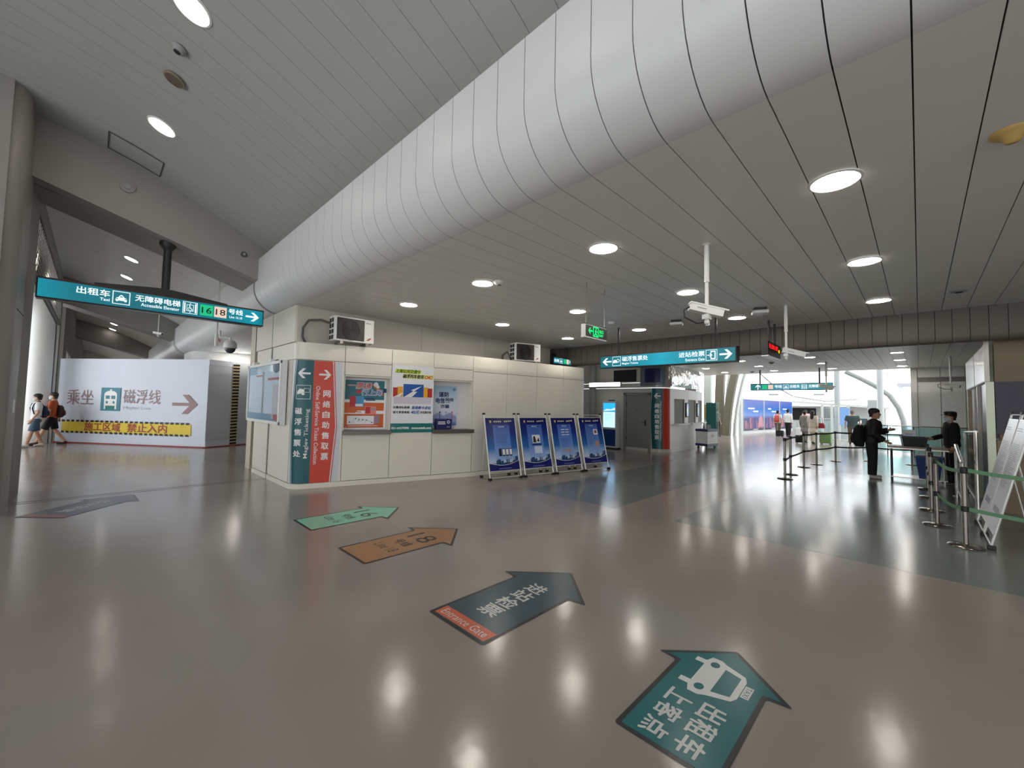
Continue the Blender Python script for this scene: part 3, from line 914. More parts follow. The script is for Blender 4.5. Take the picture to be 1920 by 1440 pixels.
wall_art('transit_poster', 'orange and teal travel pass poster inside the left kiosk window', 'poster', poster1, S[0]+0.03, 1.115, -0.21)
def poster2(s, p):
    s.box(0, 0, 0, 0.93, 0.008, 1.45, SHEETW)
    p.rect(0, 0, 0.93, 0.20, -0.001, TEALB)
    text(p, '021-64370000', 0.02, 0.075, 0.40, 0.125, -0.002, WPRINT, 0.03); text(p, 'www.smtdc.com', 0.45, 0.07, 0.90, 0.125, -0.002, WPRINT, 0.04)
    p.poly([(0.06, 1.29), (0.62, 1.28), (0.64, 1.36), (0.08, 1.37)], -0.001, LGREEN)
    text(p, '上海公共交通卡', 0.07, 1.285, 0.62, 1.37, -0.002, mat('olive_print', (70, 96, 20), .4), 0.03, 0.2)
    p.poly([(0.22, 1.17), (0.92, 1.17), (0.92, 1.27), (0.24, 1.27)], -0.001, mat('pale_lime_print', (226, 232, 150), .4))
    text(p, '磁浮列车使用', 0.23, 1.175, 0.70, 1.265, -0.002, BPRINT, 0.035, 0.2); text(p, 'OK!', 0.71, 1.175, 0.90, 1.255, -0.002, ORANGE, 0.05, 0.2)
    for x0, x1, zt, m in ((0.03, 0.13, 1.0, REDB), (0.12, 0.24, 1.02, YEL), (0.68, 0.80, 1.02, YEL), (0.79, 0.90, 1.0, REDB)): p.rect(x0, 0.77, x1, zt-0.03, -0.002, m)
    p.rect(0.25, 0.77, 0.70, 1.05, -0.003, BLUE)
    p.poly([(0.27, 0.77), (0.44, 0.77), (0.56, 0.89), (0.48, 0.89), (0.66, 1.02), (0.42, 0.92), (0.47, 0.90)], -0.004, WPRINT)
    p.poly([(0.05, 0.77), (0.18, 0.77), (0.25, 0.86), (0.23, 0.86)], -0.004, WPRINT)
    p.rect(0.05, 0.62, 0.88, 0.765, -0.001, mat('card_reflection_print', (212, 204, 216), .4))
    text(p, '·无需排队购票', 0.03, 0.515, 0.40, 0.57, -0.002, BPRINT, 0.03); text(p, '直接刷卡进站', 0.44, 0.505, 0.88, 0.575, -0.002, BLUE, 0.03, 0.2)
    text(p, '·更可享受单程', 0.03, 0.41, 0.40, 0.465, -0.002, BPRINT, 0.03); text(p, '40元', 0.43, 0.40, 0.62, 0.48, -0.002, BLUE, 0.03, 0.2); text(p, '的优惠价格', 0.64, 0.41, 0.89, 0.465, -0.002, BPRINT, 0.03)
wall_art('transit_card_poster', 'white and teal transit card poster between the two kiosk windows', 'poster', poster2, S[1]+0.005, 1.045, 0.034)
def poster3(s, p):
    s.box(0, 0, 0, 0.62, 0.006, 0.92, gradient('fraud_poster_print', [(0, (60, 96, 170)), (0.12, (150, 170, 210)), (0.3, (206, 210, 226)), (0.55, (210, 222, 234)), (1, (150, 186, 214))]))
    text(p, '谨防', 0.17, 0.66, 0.42, 0.78, -0.002, NAVY, 0.03); text(p, '电信', 0.10, 0.51, 0.32, 0.64, -0.002, NAVY, 0.03); text(p, '网络', 0.34, 0.555, 0.54, 0.645, -0.002, NAVY, 0.02)
    bars(p, 0.34, 0.52, 0.52, 0.54, 1, -0.002, NAVY, 0.6); text(p, '诈骗', 0.22, 0.40, 0.43, 0.49, -0.002, NAVY, 0.03)
    p.disc(0.55, 0.84, 0.035, -0.002, mat('poster_grey', (110, 130, 160), .4))
    for x, m in ((0.2, NAVY), (0.35, GREY), (0.5, REDB)): p.rect(x, 0.1, x+0.012, 0.33, -0.002, m); p.disc(x+0.006, 0.30, 0.02, -0.003, m, 10)
    p.poly([(0, 0.2), (0.15, 0.3), (0.3, 0.22), (0.45, 0.3), (0.62, 0.2), (0.62, 0.12), (0, 0.12)], -0.001, mat('poster_hill', (140, 150, 190), .5))
wall_art('fraud_warning_poster', 'pale blue warning poster inside the right kiosk window', 'poster', poster3, S[2]+0.05, 1.18, -0.21)
def box3(s, p):
    s.box(0, 0, 0, 0.37, 0.12, 0.24, NAVY)
    bars(p, 0.04, 0.10, 0.24, 0.18, 2, -0.002, WPRINT, 0.5, 5); p.disc(0.29, 0.17, 0.035, -0.002, WPRINT); p.disc(0.29, 0.17, 0.02, -0.003, NAVY); p.rect(0.25, 0.05, 0.33, 0.06, -0.002, WPRINT)
wall_art('leaflet_box', 'small navy leaflet box on the steel counter of the right kiosk window', 'box', box3, S[2]+0.12, 1.096, -0.04)

# glazed light box on the left flank
lb = thing('poster_light_box', 'white framed glazed poster case on the kiosk flank', 'display case', (2.67, 8.92, 1.2), -PI/2)
b_ = MB(); b_.box(-2.45, -0.10, 0, 0, -0.005, 1.28, mat('poster_case_back', (228, 230, 236), .5)); b_.build('case', lb)
f_ = MB()
for x0, z0, x1, z1 in ((-2.45, 0, 0, 0.06), (-2.45, 1.22, 0, 1.28), (-2.45, 0, -2.38, 1.28), (-0.07, 0, 0, 1.28)): f_.box(x0, -0.13, z0, x1, -0.10, z1, WHITE)
f_.build('frame', lb, bevel=0.004)
p_ = MB()
p_.rect(-2.36, 0.06, -0.08, 0.2, -0.102, mat('poster_case_blue', (110, 150, 176), .5)); p_.rect(-2.36, 1.05, -1.75, 1.22, -0.102, mat('poster_case_blue2', (150, 180, 196), .5))
p_.disc(-0.35, 1.18, 0.26, -0.103, mat('poster_case_slate', (60, 84, 100), .5), 20, 0.14); p_.rect(-0.9, 0.9, -0.1, 0.95, -0.104, REDB); p_.rect(-1.8, 1.0, -1.3, 1.03, -0.104, REDB)
p_.rect(-0.55, 0.1, -0.1, 0.8, -0.103, mat('poster_case_pale', (220, 206, 206), .5)); p_.rect(-0.45, 0.08, -0.12, 0.2, -0.105, REDB); p_.rect(-1.3, 0.2, -1.2, 1.1, -0.104, GREY)
p_.build('print', lb)
for i_, xx in enumerate((-2.2, -0.9)):
    k_ = MB(); k_.box(xx-0.08, -0.09, 1.28, xx+0.08, -0.01, 1.36, WHITE); k_.build('mount_clip', lb, bevel=0.01)
cr_ = MB(); cr_.box(-2.37, -0.115, 0.06, -0.075, -0.112, 1.22, glass('case_glass', (246, 250, 252), 0.985, 0.05, 1.10)); cr_.build('glass_door', lb)

# ------------------------------------------------------------------ air-conditioning units on the kiosk roof
def ac_unit(name, label, loc, rz, w, h, d):
    r = thing(name, label, 'air conditioner', loc, rz, 'air-conditioner units on the kiosk roof')
    b = MB(); b.box(-w/2, -d/2, 0.05, w/2, d/2, h, PLASTIC); b.build('casing', r, bevel=0.012)
    gr = MB(); gx = -w*0.10; gs = h*0.40
    gr.box(-w*0.44, -d/2-0.012, 0.05+h*0.06, w*0.24, -d/2+0.002, h*0.94, DARK)
    for i in range(9): 
        rr = gs*(i+1)/9.5
        gr.tube([(gx+rr*math.cos(2*PI*j/24)*0.85, -d/2-0.016, h*0.52+rr*math.sin(2*PI*j/24)) for j in range(25)], 0.004, BLACK, 5, False)
    gr.build('fan_grille', r)
    bd = MB(); text(bd, 'Haier' if False else '·', w*0.30, h*0.86, w*0.33, h*0.88, -d/2-0.003, BPRINT); bd.rect(w*0.28, h*0.84, w*0.42, h*0.87, -d/2-0.003, GREY)
    bd.poly([(w*0.30, h*0.2), (w*0.36, h*0.2), (w*0.44, h*0.3), (w*0.38, h*0.3)], -d/2-0.003, REDB); bd.build('badge', r)
    sv = MB()
    for i in range(4):
        for j in range(2): sv.box(-w/2-0.004, -d/2+0.05+j*d*0.42, h*0.14+i*h*0.21, -w/2+0.002, -d/2+0.05+j*d*0.42+d*0.32, h*0.14+i*h*0.21+h*0.15, BLACK)
    sv.build('side_vents', r)
    vc = MB(); vc.box(w/2, -d/2+0.06, h*0.12, w/2+0.03, d/2-0.06, h*0.4, PLASTIC); vc.build('valve_cover', r, bevel=0.008)
    for sx in (-1, 1):
        f = MB(); f.box(sx*w*0.32-0.03, -d/2-0.02, 0, sx*w*0.32+0.03, d/2+0.02, 0.05, STEEL); f.build('foot', r)
    return r
ac1 = ac_unit('air_conditioner_unit', 'white air-conditioner unit with dark fan grille above the left kiosk window', (3.62, 8.20, 2.835), math.radians(-3), 0.80, 0.54, 0.30)
hs = MB(); hs.tube([(-0.38, 0.08, 0.40), (-0.55, 0.16, 0.46), (-0.75, 0.26, 0.44), (-0.84, 0.3, 0.28), (-0.84, 0.32, 0.10), (-0.78, 0.34, 0.0)], 0.022, mat('grey_lagging', (90, 86, 82), .8), 8); hs.build('refrigerant_hose', ac1, smooth=60)
ac2 = ac_unit('air_conditioner_unit', 'white air-conditioner unit with slotted side at the far end of the kiosk roof', (8.30, 7.72, 2.835), math.radians(-18), 0.80, 0.54, 0.30)
hs = MB(); hs.tube([(-0.4, 0.1, 0.12), (-0.5, 0.12, 0.3), (-0.6, 0.2, 0.2), (-0.6, 0.2, 0.0)], 0.03, mat('grey_lagging', (90, 86, 82), .8), 8); hs.build('refrigerant_hose', ac2, smooth=60)

# ------------------------------------------------------------------ second kiosk with film-wrapped top
a1, l1 = fillet((15.30, 11.6), (15.12, 6.80), (19.1, 7.02), 0.45)
kp2 = [(15.30, 11.6)]+a1+[(17.6, 6.90), (18.8, 7.02), (20.0, 7.25), (21.0, 7.62), (21.6, 8.1), (21.9, 8.8)]
K2 = Path(kp2, 0.0)
tc0 = (Vector(a1[0])-Vector(kp2[0])).length; tc1 = K2.t[len(a1)]
k2 = thing('ticket_kiosk', 'white ticket kiosk with grey door and film-wrapped top near the gates', 'kiosk', (0, 0, 0))
cp = [tuple(K2.at(t, -0.03)) for t in [0, tc0]+[tc0+(tc1-tc0)*i/6 for i in range(1, 7)]+list(K2.t[len(a1)+1:])]+[(21.9, 11.6)]
MB().prism(cp, 0, 2.45, mat('kiosk_inner', (120, 116, 108), .6)).build('body', k2)
OFFW = mat('off_white_panel', (206, 204, 192), 0.35, 0, .5, 0.03, 2)
K2.panel(0, tc1, 0.1, 2.45, OFFW, -0.02, 0.01).build('panel', k2, smooth=35)
K2.panel(0, tc1, 2.46, 2.66, OFFW, -0.02, 0.015).build('panel', k2, smooth=35)
K2.panel(0, tc0-0.55, 2.67, 3.55, OFFW, -0.03, 0.0).build('panel', k2)
tF = K2.t[-1]
K2.panel(tc1, tF, 0.1, 1.05, WHITE, -0.02, 0.01).build('panel', k2, smooth=35)
K2.panel(tc1, tF, 2.05, 2.45, WHITE, -0.02, 0.01).build('panel', k2, smooth=35)
wins = [(tc1+0.35, tc1+1.45), (tc1+1.85, tc1+2.95), (tc1+3.35, tc1+4.3)]
piers = [(tc1, wins[0][0]), (wins[0][1], wins[1][0]), (wins[1][1], wins[2][0]), (wins[2][1], tF)]
for a, b in piers:
    K2.panel(a, b, 1.05, 2.05, WHITE, -0.02, 0.01).build('panel', k2, smooth=35)
for a, b in wins:
    K2.panel(a, b, 1.06, 2.05, mat('tan_blind', (206, 186, 156), .6), -0.25, -0.20).build('window_blind', k2)
    K2.panel(a-0.05, b+0.05, 1.03, 1.08, WHITE, -0.02, 0.22).build('counter_shelf', k2)
for (a, b) in piers[1:3]:
    tm = (a+b)/2
    K2.panel(tm-0.12, tm+0.12, 1.32, 1.92, BLACK, 0.012, 0.06).build('notice_screen', k2)
    K2.panel(tm-0.09, tm+0.09, 1.36, 1.88, gradient('notice_screen_print', [(0, (150, 190, 220)), (.5, (220, 230, 236)), (1, (90, 150, 200))], emission=0.4), 0.061, 0.064).build('notice_screen_face', k2)
K2.panel(0, tF, 0, 0.1, OFFW, -0.02, 0.05).build('skirting', k2, smooth=35)
FILM = mat('clear_film_wrap', (188, 188, 184), 0.10, 0.35, 0.8, 0.35, 2.2, 0.9, 3.2)
K2.panel(tc0-0.5, tF, 2.52, 3.32, FILM, 0.02, 0.10, 0.05).build('film_wrapped_top', k2, smooth=60)
k2.children[-1]['label'] = 'crinkled clear film over the kiosk top'
fp_ = MB(); fp_.rect(tc0-0.46, 2.6, tc0+0.22, 3.2, 0, NAVY); fp_.rect(tc0-0.2, 2.72, tc0+0.1, 3.05, -0.002, BLUE); fp_.stroke([(tc0-0.05, 2.85), (tc0+0.18, 3.1)], 0.05, -0.003, REDB)
bg_ = MB(); bg_.rect(tc0-0.5, 2.53, tc0+0.40, 3.31, 0, mat('slate_panel', (110, 120, 128), .3))
def grid_art(x0, z0, x1, z1, y, m, n=10):
    b = MB()
    for i in range(n):
        b.rect(x0+(x1-x0)*i/n, z0, x0+(x1-x0)*(i+1)/n, z1, y, m)
    return b
K2.art(grid_art(tc0-0.5, 2.53, tc0+0.40, 3.31, 0, mat('slate_panel', (110, 120, 128), .3)), 0.105).build('poster_panel', k2, smooth=35)
K2.art(grid_art(tc0-0.3, 2.66, tc0+0.25, 3.2, 0, NAVY), 0.108).build('poster_print', k2, smooth=35)
lv = MB()
for i in range(1): lv.box(0, 0, 0, 1, 1, 1, BLACK)
tL = tc0-0.62
K2.panel(tL-1.15, tL-0.1, 2.72, 3.2, BLACK, 0.0, 0.012).build('louvre', k2)
# door of the second kiosk
td = tc0-1.15
for (a, b, z0, z1) in ((td-0.12, td, 0, 2.28), (td+0.95, td+1.07, 0, 2.28), (td-0.12, td+1.07, 2.16, 2.28)):
    K2.panel(a, b, z0, z1, DOORG, 0.0, 0.06).build('door_frame', k2)
dr = K2.panel(td+0.01, td+0.94, 0.01, 2.15, DOORG, 0.0, 0.035).build('door', k2)
hd = MB(); q = K2.at(td+0.85, 0.06)
hd.box(q.x-0.02, q.y-0.02, 0.98, q.x+0.02, q.y+0.02, 1.2, DARK); hd.tube([(q.x-0.01, q.y, 1.1), (q.x-0.06, q.y, 1.1), (q.x-0.06, q.y+0.12, 1.1)], 0.011, DARK, 8); hd.build('handle', dr)
for z in (0.4, 1.8):
    q = K2.at(td+0.02, 0.045); MB().cyl((q.x, q.y, z), (q.x, q.y, z+0.1), 0.012, DARK, 8).build('hinge', dr)
q = K2.at(td+0.48, 0.037); MB().box(q.x-0.004, q.y-0.03, 1.55, q.x, q.y+0.03, 1.57, BPRINT).build('door_plate', dr)
# its corner sign
sg = MB()
o2 = tc0+0.02
field(lambda z: o2-0.10+(-0.04)*(1-abs((z-1.25)/1.2)), lambda z: o2-0.085+(-0.04)*(1-abs((z-1.25)/1.2)), 0.12, 2.44, WPRINT, 0.0, 12, 2)
field(lambda z: o2-0.06+(-0.05)*(1-abs((z-1.25)/1.2)), lambda z: o2+0.33, 0.12, 2.44, TEALP, 0.0, 16, 14)
field(lambda z: o2+0.33, lambda z: o2+0.66, 0.12, 2.44, REDP, 0.0, 6, 14)
so2 = K2.art(sg, 0.014).build('corner_sign', k2, smooth=35)
sl = MB(); arrow(sl, o2+0.13, 2.14, 0.24, 0.2, -0.003, WPRINT, left=True)
vtext(sl, '网络自助售取票', o2+0.12, 0.16, 1.84, 0.20, 0.16, -0.003, WPRINT, 0.02); rtext(sl, 'Online Self-Service Ticket Collection', o2+0.26, 0.07, 0.45, 1.95, -0.003, WPRINT, False)
K2.art(sl.cut_x(.03), 0.016).split('pictogram', so2)
# column and screen wall beside it
cw = MB(); cw.box(15.30, 11.6, 0, 15.5, 14, 3.56, OFFW); cw.lathe([(0.14, 0), (0.14, 3.56)], GREY, 20, (15.02, 9.98, 0)); cw.build('wall_far', kind='structure', smooth=35)
tb = thing('tube_light', 'bright horizontal fluorescent tube light on the wall beyond the kiosk', 'light', (14.68, 9.15, 2.57), 0)
t_ = MB(); t_.box(-0.05, -0.72, -0.06, 0.09, 0.72, 0.10, WHITE); t_.build('batten', tb, bevel=0.01)
t_ = MB(); t_.box(-0.08, -0.71, -0.055, -0.052, 0.71, 0.095, emit('tube_glow', (1, 1, 1), 9.0, True)); t_.build('tube', tb)
t_ = MB(); t_.box(0.09, -0.34, -0.03, 0.50, -0.26, 0.05, GREY); t_.build('bracket', tb)
ls = thing('information_screen', 'blue lit standing information screen beside the grey door', 'display', (14.72, 8.94, 0), -PI/2)
b_ = MB(); b_.box(-0.33, -0.06, 0.05, 0.33, 0.18, 1.92, WHITE); b_.box(-0.36, -0.1, 0, 0.36, 0.25, 0.05, BLACK); b_.build('cabinet', ls, bevel=0.01)
b_ = MB(); b_.box(-0.29, -0.075, 0.12, 0.29, -0.06, 0.78, mat('royal_blue_panel', (14, 60, 130), .3)); b_.build('lower_panel', ls)
b_ = MB(); b_.rect(-0.27, 0.86, 0.27, 1.48, -0.063, emit('screen_pale_glow', (170, 214, 250), 1.5)); b_.rect(-0.27, 1.50, 0.27, 1.84, -0.063, emit('screen_blue_glow', (40, 150, 230), 1.6))
b_.poly([(-0.27, 1.52), (-0.1, 1.6), (0.08, 1.58), (0.27, 1.66), (0.27, 1.56), (-0.2, 1.52)], -0.064, E_WHITE); bars(b_, -0.2, 1.1, 0.2, 1.4, 6, -0.064, emit('screen_mid_glow', (120, 180, 230), 1.2), 0.3, 9)
b_.build('screen', ls)
MB().box(-0.05, -0.05, 1.92, 0.22, 0.02, 1.96, BLACK).build('sensor_bar', ls)
# ------------------------------------------------------------------ hanging lit signs
RIM = mat('sign_rim', (70, 34, 28), 0.4); HOUS = mat('sign_housing', (20, 24, 28), 0.35)
def icon_taxi(p, x0, z0, s, y, m, back):
    f = lambda pts: [(x0+a*s, z0+b*s) for a, b in pts]
    p.frame2(x0, z0, x0+s, z0+s, s*0.05, y, m)
    p.poly(f([(.18, .36), (.22, .50), (.34, .55), (.40, .68), (.60, .68), (.66, .55), (.78, .50), (.82, .36), (.82, .28), (.18, .28)]), y-0.001, m)
    p.rect(x0+.45*s, z0+.68*s, x0+.55*s, z0+.73*s, y-0.001, m)
    p.poly(f([(.40, .55), (.44, .63), (.56, .63), (.60, .55)]), y-0.002, back)
    for a in (.2, .68): p.rect(x0+a*s, z0+.22*s, x0+(a+.12)*s, z0+.29*s, y-0.001, m)
    for a in (.26, .74): p.disc(x0+a*s, z0+.42*s, s*.045, y-0.002, back, 10)
def icon_lift(p, x0, z0, s, y, m, back):
    p.frame2(x0, z0, x0+s, z0+s, s*0.04, y, m)
    for a in (.08, .82): p.rect(x0+a*s, z0+.1*s, x0+(a+.10)*s, z0+.9*s, y-0.001, m)
    p.frame2(x0+.26*s, z0+.22*s, x0+.74*s, z0+.78*s, s*0.035, y-0.001, m)
    p.disc(x0+.46*s, z0+.69*s, s*.045, y-0.001, m, 10)
    p.stroke([(x0+.46*s, z0+.64*s), (x0+.47*s, z0+.45*s), (x0+.60*s, z0+.45*s), (x0+.66*s, z0+.30*s)], s*.045, y-0.001, m)
    p.stroke([(x0+.46*s, z0+.55*s), (x0+.58*s, z0+.55*s)], s*.04, y-0.001, m)
    pts = [(x0+.5*s+.14*s*math.cos(a), z0+.42*s+.14*s*math.sin(a)) for a in [math.radians(130+i*20) for i in range(12)]]
    p.stroke(pts, s*.035, y-0.001, m)
    p.poly([(x0+.44*s, z0+.83*s), (x0+.56*s, z0+.83*s), (x0+.5*s, z0+.92*s)], y-0.001, m); p.poly([(x0+.44*s, z0+.17*s), (x0+.56*s, z0+.17*s), (x0+.5*s, z0+.08*s)], y-0.001, m)
def icon_ticket(p, x0, z0, s, y, m, back):
    p.frame2(x0, z0, x0+s, z0+s, s*0.045, y, m)
    p.poly([(x0+.08*s, z0+.5*s), (x0+.2*s, z0+.66*s), (x0+.42*s, z0+.66*s), (x0+.52*s, z0+.52*s), (x0+.42*s, z0+.38*s), (x0+.2*s, z0+.3*s), (x0+.08*s, z0+.34*s)], y-0.001, m)
    p.poly([(x0+.46*s, z0+.56*s), (x0+.66*s, z0+.78*s), (x0+.92*s, z0+.56*s), (x0+.7*s, z0+.34*s)], y-0.002, m)
    p.poly([(x0+.53*s, z0+.56*s), (x0+.66*s, z0+.71*s), (x0+.85*s, z0+.56*s), (x0+.7*s, z0+.42*s)], y-0.003, back)
    p.disc(x0+.5*s, z0+.4*s, s*.09, y-0.004, m, 12)
def icon_gate(p, x0, z0, s, y, m, back):
    p.frame2(x0, z0, x0+s, z0+s, s*0.045, y, m)
    for r in ((.42, .78, .86, .88), (.42, .12, .86, .22), (.76, .12, .86, .88), (.42, .68, .52, .78), (.42, .22, .52, .32)): p.rect(x0+r[0]*s, z0+r[1]*s, x0+r[2]*s, z0+r[3]*s, y-0.001, m)
    arrow(p, x0+.36*s, z0+.5*s, .48*s, .36*s, y-0.002, m)
def _marked(fn):
    def g(p, *a):
        n0 = len(p.f); mk = list(p.marks); fn(p, *a); p.marks = mk+[(n0, len(p.f), 'pictogram')]
    return g
icon_taxi, icon_lift, icon_ticket, icon_gate = map(_marked, (icon_taxi, icon_lift, icon_ticket, icon_gate))
def lit_sign(name, label, loc, rz, w, h, d, draw, two_tone=True, group=None):
    r = thing(name, label, 'sign', loc, rz, group)
    b = MB(); b.box(-w/2, -d/2, 0, w/2, d/2, h, HOUS); b.build('housing', r, bevel=0.008)
    t = MB(); t.box(-w/2, -d/2-0.004, h-0.022, w/2, d/2+0.004, h+0.004, RIM); t.build('top_rim', r)
    f = MB(); n = 12
    f.box(-w/2+0.02, -d/2-0.008, 0.022, w/2-0.02, -d/2-0.001, h-0.026, gradient('lit_teal_face_'+name+str(int(loc[0]*10)), two_tone, 'X', 0.3, 1.0))
    f.build('lit_face', r)
    f.mats[0].node_tree.nodes['Principled BSDF'].inputs['Base Color'].default_value = (0, 0, 0, 1)
    for l in list(f.mats[0].node_tree.nodes['Principled BSDF'].inputs['Base Color'].links): f.mats[0].node_tree.links.remove(l)
    p = MB(); draw(p, -d/2-0.010); p.split('line_number_plates', r)
    return r
LS_W, LS_Z, LS_H = 3.18, 3.24, 0.335
lx = lambda X: X-0.85
def draw_left(p, y):
    W = E_WHITE; T = E_TEAL
    text(p, '出租车', lx(-.30), .155, lx(.10), .275, y, W, 0.015); text(p, 'Taxi', lx(-.02), .085, lx(.10), .135, y, W, 0.015)
    icon_taxi(p, lx(.13), .06, .225, y, W, T)
    text(p, '无障碍电梯', lx(.42), .16, lx(1.05), .275, y, W, 0.015); text(p, 'Accessible Elevator', lx(.50), .08, lx(1.04), .14, y, W, 0.012)
    icon_lift(p, lx(1.085), .06, .225, y, W, T)
    p.rect(lx(1.35), .065, lx(1.555), .275, y, E_GREEN); p.rect(lx(1.575), .065, lx(1.78), .275, y, E_PINK)
    text(p, '16', lx(1.375), .11, lx(1.535), .23, y-0.002, emit('sign_dark_print', (30, 50, 40), 1), 0.01); text(p, '18', lx(1.60), .11, lx(1.76), .23, y-0.002, emit('sign_dark_print', (30, 50, 40), 1), 0.01)
    text(p, '号线', lx(1.81), .165, lx(2.06), .275, y, W, 0.015); text(p, 'Line 16.18', lx(1.83), .085, lx(2.05), .135, y, W, 0.012)
    arrow(p, lx(2.23), .17, .24, .18, y, W)
TT = [(0, (0, 132, 150)), (.12, (0, 108, 124)), (.45, (0, 98, 110)), (.8, (0, 112, 126)), (.95, (0, 140, 160)), (1, (0, 110, 126))]
sgl = lit_sign('hanging_sign', 'long lit teal sign with taxi and lift symbols under the portal beam', (0.85, 9.98, LS_Z), 0, LS_W, LS_H, 0.2, draw_left, TT)
b_ = MB(); b_.tube([(-0.02, 0, LS_H), (-0.02, 0, 4.50-LS_Z)], 0.062, DARK, 16); b_.lathe([(0.062, 0), (0.13, 0.10), (0.13, 0.16)], DARK, 20, (-0.02, 0, 4.44-LS_Z)); b_.build('hanging_pole', sgl, smooth=40)
b_ = MB(); b_.plate([(-0.95, LS_H), (0.95, LS_H), (0.95, LS_H+0.03), (0.1, LS_H+0.13), (-0.15, LS_H+0.13), (-0.95, LS_H+0.05)], -0.06, 0.06, DARK); b_.build('mount_plate', sgl)
def draw_mid(p, y):
    W = E_WHITE; T = E_TEAL; c = 3.945
    X = lambda Y: c-Y
    arrow(p, X(5.245), .155, .24, .17, y, W, left=True); icon_ticket(p, X(5.10), .045, .215, y, W, T)
    text(p, '磁浮售票处', X(4.85), .14, X(4.22), .25, y, W, 0.015); text(p, 'Maglev Tickets', X(4.85), .055, X(4.45), .115, y, W, 0.015)
    text(p, '进站检票', X(3.54), .14, X(3.02), .25, y, W, 0.015); text(p, 'Entrance Gate', X(3.40), .055, X(3.02), .115, y, W, 0.015)
    icon_gate(p, X(3.0), .045, .215, y, W, T); arrow(p, X(2.63), .155, .23, .18, y, W)
TM = [(0, (0, 96, 106)), (.3, (0, 128, 146)), (.5, (0, 158, 184)), (.62, (0, 142, 162)), (.85, (0, 120, 134)), (1, (0, 108, 118))]
sgm = lit_sign('hanging_sign', 'long lit teal sign for tickets and entrance gate in the middle', (8.6, 3.945, 2.60), -PI/2, 3.0, 0.305, 0.2, draw_mid, TM)
for x in (-1.06, 1.10):
    MB().tube([(x, 0, 0.305), (x, 0, ZC-2.60)], 0.022, DARK, 10).build('hanging_rod', sgm)
# a smaller sign behind the kiosk
def draw_small(p, y):
    W = E_WHITE; T = E_TEAL
    text(p, '出租', -.60, .06, -.36, .16, y, W, 0.02); icon_taxi(p, -.33, .035, .15, y, W, T)
    p.rect(-.12, .04, .0, .185, y, E_GREEN); p.rect(.02, .04, .14, .185, y, E_PINK); text(p, '号线', .17, .06, .36, .16, y, W, 0.02); arrow(p, .5, .11, .2, .14, y, W)
sgs = lit_sign('hanging_sign', 'small lit teal sign behind the end of the kiosk roof', (10.45, 8.02, 2.975), 0, 1.25, 0.225, 0.14, draw_small, TT)
MB().tube([(0.1, 0, 0.225), (0.1, 0, ZC-2.975)], 0.03, DARK, 10).build('hanging_pole', sgs)
# far sign before the bright hall
def draw_far(p, y):
    W = E_WHITE; T = E_TEAL
    t = MB(); arrow(t, 0, 0, .24, .2, y, W); t.warp(lambda a, b, c: (-1.24-c, b, .155+a)); i = len(p.v); k = p._m(W); p.v.extend(t.v)
    for f in t.f: p.f.append([i+a for a in f]); p.mi.append(k)
    p.rect(-1.06, .06, -.86, .25, y, E_GREEN); p.rect(-.82, .06, -.62, .25, y, E_PINK); text(p, '号线', -.56, .10, -.28, .24, y, W, .02)
    icon_taxi(p, -.22, .05, .2, y, W, T); text(p, '出租车', .03, .10, .40, .24, y, W, .02); icon_lift(p, .46, .05, .2, y, W, T); text(p, '无障碍电梯', .72, .10, 1.3, .24, y, W, .02)
sgf = lit_sign('hanging_sign', 'teal sign with upward arrow hanging before the bright far hall', (22.0, 4.15, 2.60), -PI/2, 3.12, 0.31, 0.16, draw_far, [(0, (20, 110, 112)), (.5, (70, 140, 160)), (1, (30, 130, 130))])
for x in (-1.17, 1.10):
    MB().tube([(x, 0, 0.31), (x, 0, ZC-2.60)], 0.03, DARK, 10).build('hanging_rod', sgf)
# green exit sign
ex = thing('exit_sign', 'green lit running-man exit sign on two thin rods', 'sign', (5.34, 3.53, 2.72), 0)
MB().box(-.30, -.035, 0, .30, .035, .20, ALU).build('housing', ex, bevel=0.005)
MB().box(-.275, -.040, .02, .295, -.034, .19, BLACK).build('dark_face', ex)
EG = emit('exit_green_glow', (30, 235, 120), 1.4)
p_ = MB(); arrow(p_, -.165, .11, .11, .09, -.043, EG, left=True, th=.3)
p_.frame2(-.095, .03, .055, .185, .016, -.043, EG); p_.disc(-.015, .155, .014, -.044, EG, 10)
p_.stroke([(-.02, .135), (-.03, .09), (.0, .065), (.02, .035)], .022, -.044, EG); p_.stroke([(-.03, .09), (-.05, .06), (-.065, .045)], .018, -.044, EG); p_.stroke([(-.05, .12), (.0, .12), (.025, .10)], .014, -.044, EG)
text(p_, '出口', .075, .10, .185, .155, -.043, EG, .03); text(p_, 'EXIT', .075, .05, .185, .085, -.043, EG, .03)
p_.split('pictogram', ex)
for x in (-.22, .28):
    r_ = MB(); r_.tube([(x, 0, .2), (x, 0, ZC-2.72)], .007, STEEL, 8); r_.cyl((x, 0, .2), (x, 0, .225), .018, BLACK, 10); r_.build('hanging_rod', ex)
# red LED display
ld = thing('led_display', 'black hanging display with red dot-matrix digits beside the fascia', 'display', (9.98, 2.2, 2.80), 0)
MB().box(-.52, -.06, 0, .52, .06, .29, BLACK).build('housing', ld, bevel=0.006)
MB().box(-.52, -.065, -.015, .52, .065, 0.0, ALU).build('bottom_rail', ld)
p_ = MB(); ER = emit('led_red_glow', (255, 30, 36), 1.5); EY = emit('led_amber_glow', (250, 200, 40), 1.3)
text(p_, '11:30:1·07', -.44, .15, .28, .25, -.063, ER, .03); text(p_, '40', .31, .12, .44, .2, -.063, EY, .04)
p_.split('digits', ld)
for x in (-.2, .3): MB().tube([(x, 0, .29), (x, 0, ZC-2.80)], .02, DARK, 8).build('hanging_rod', ld)

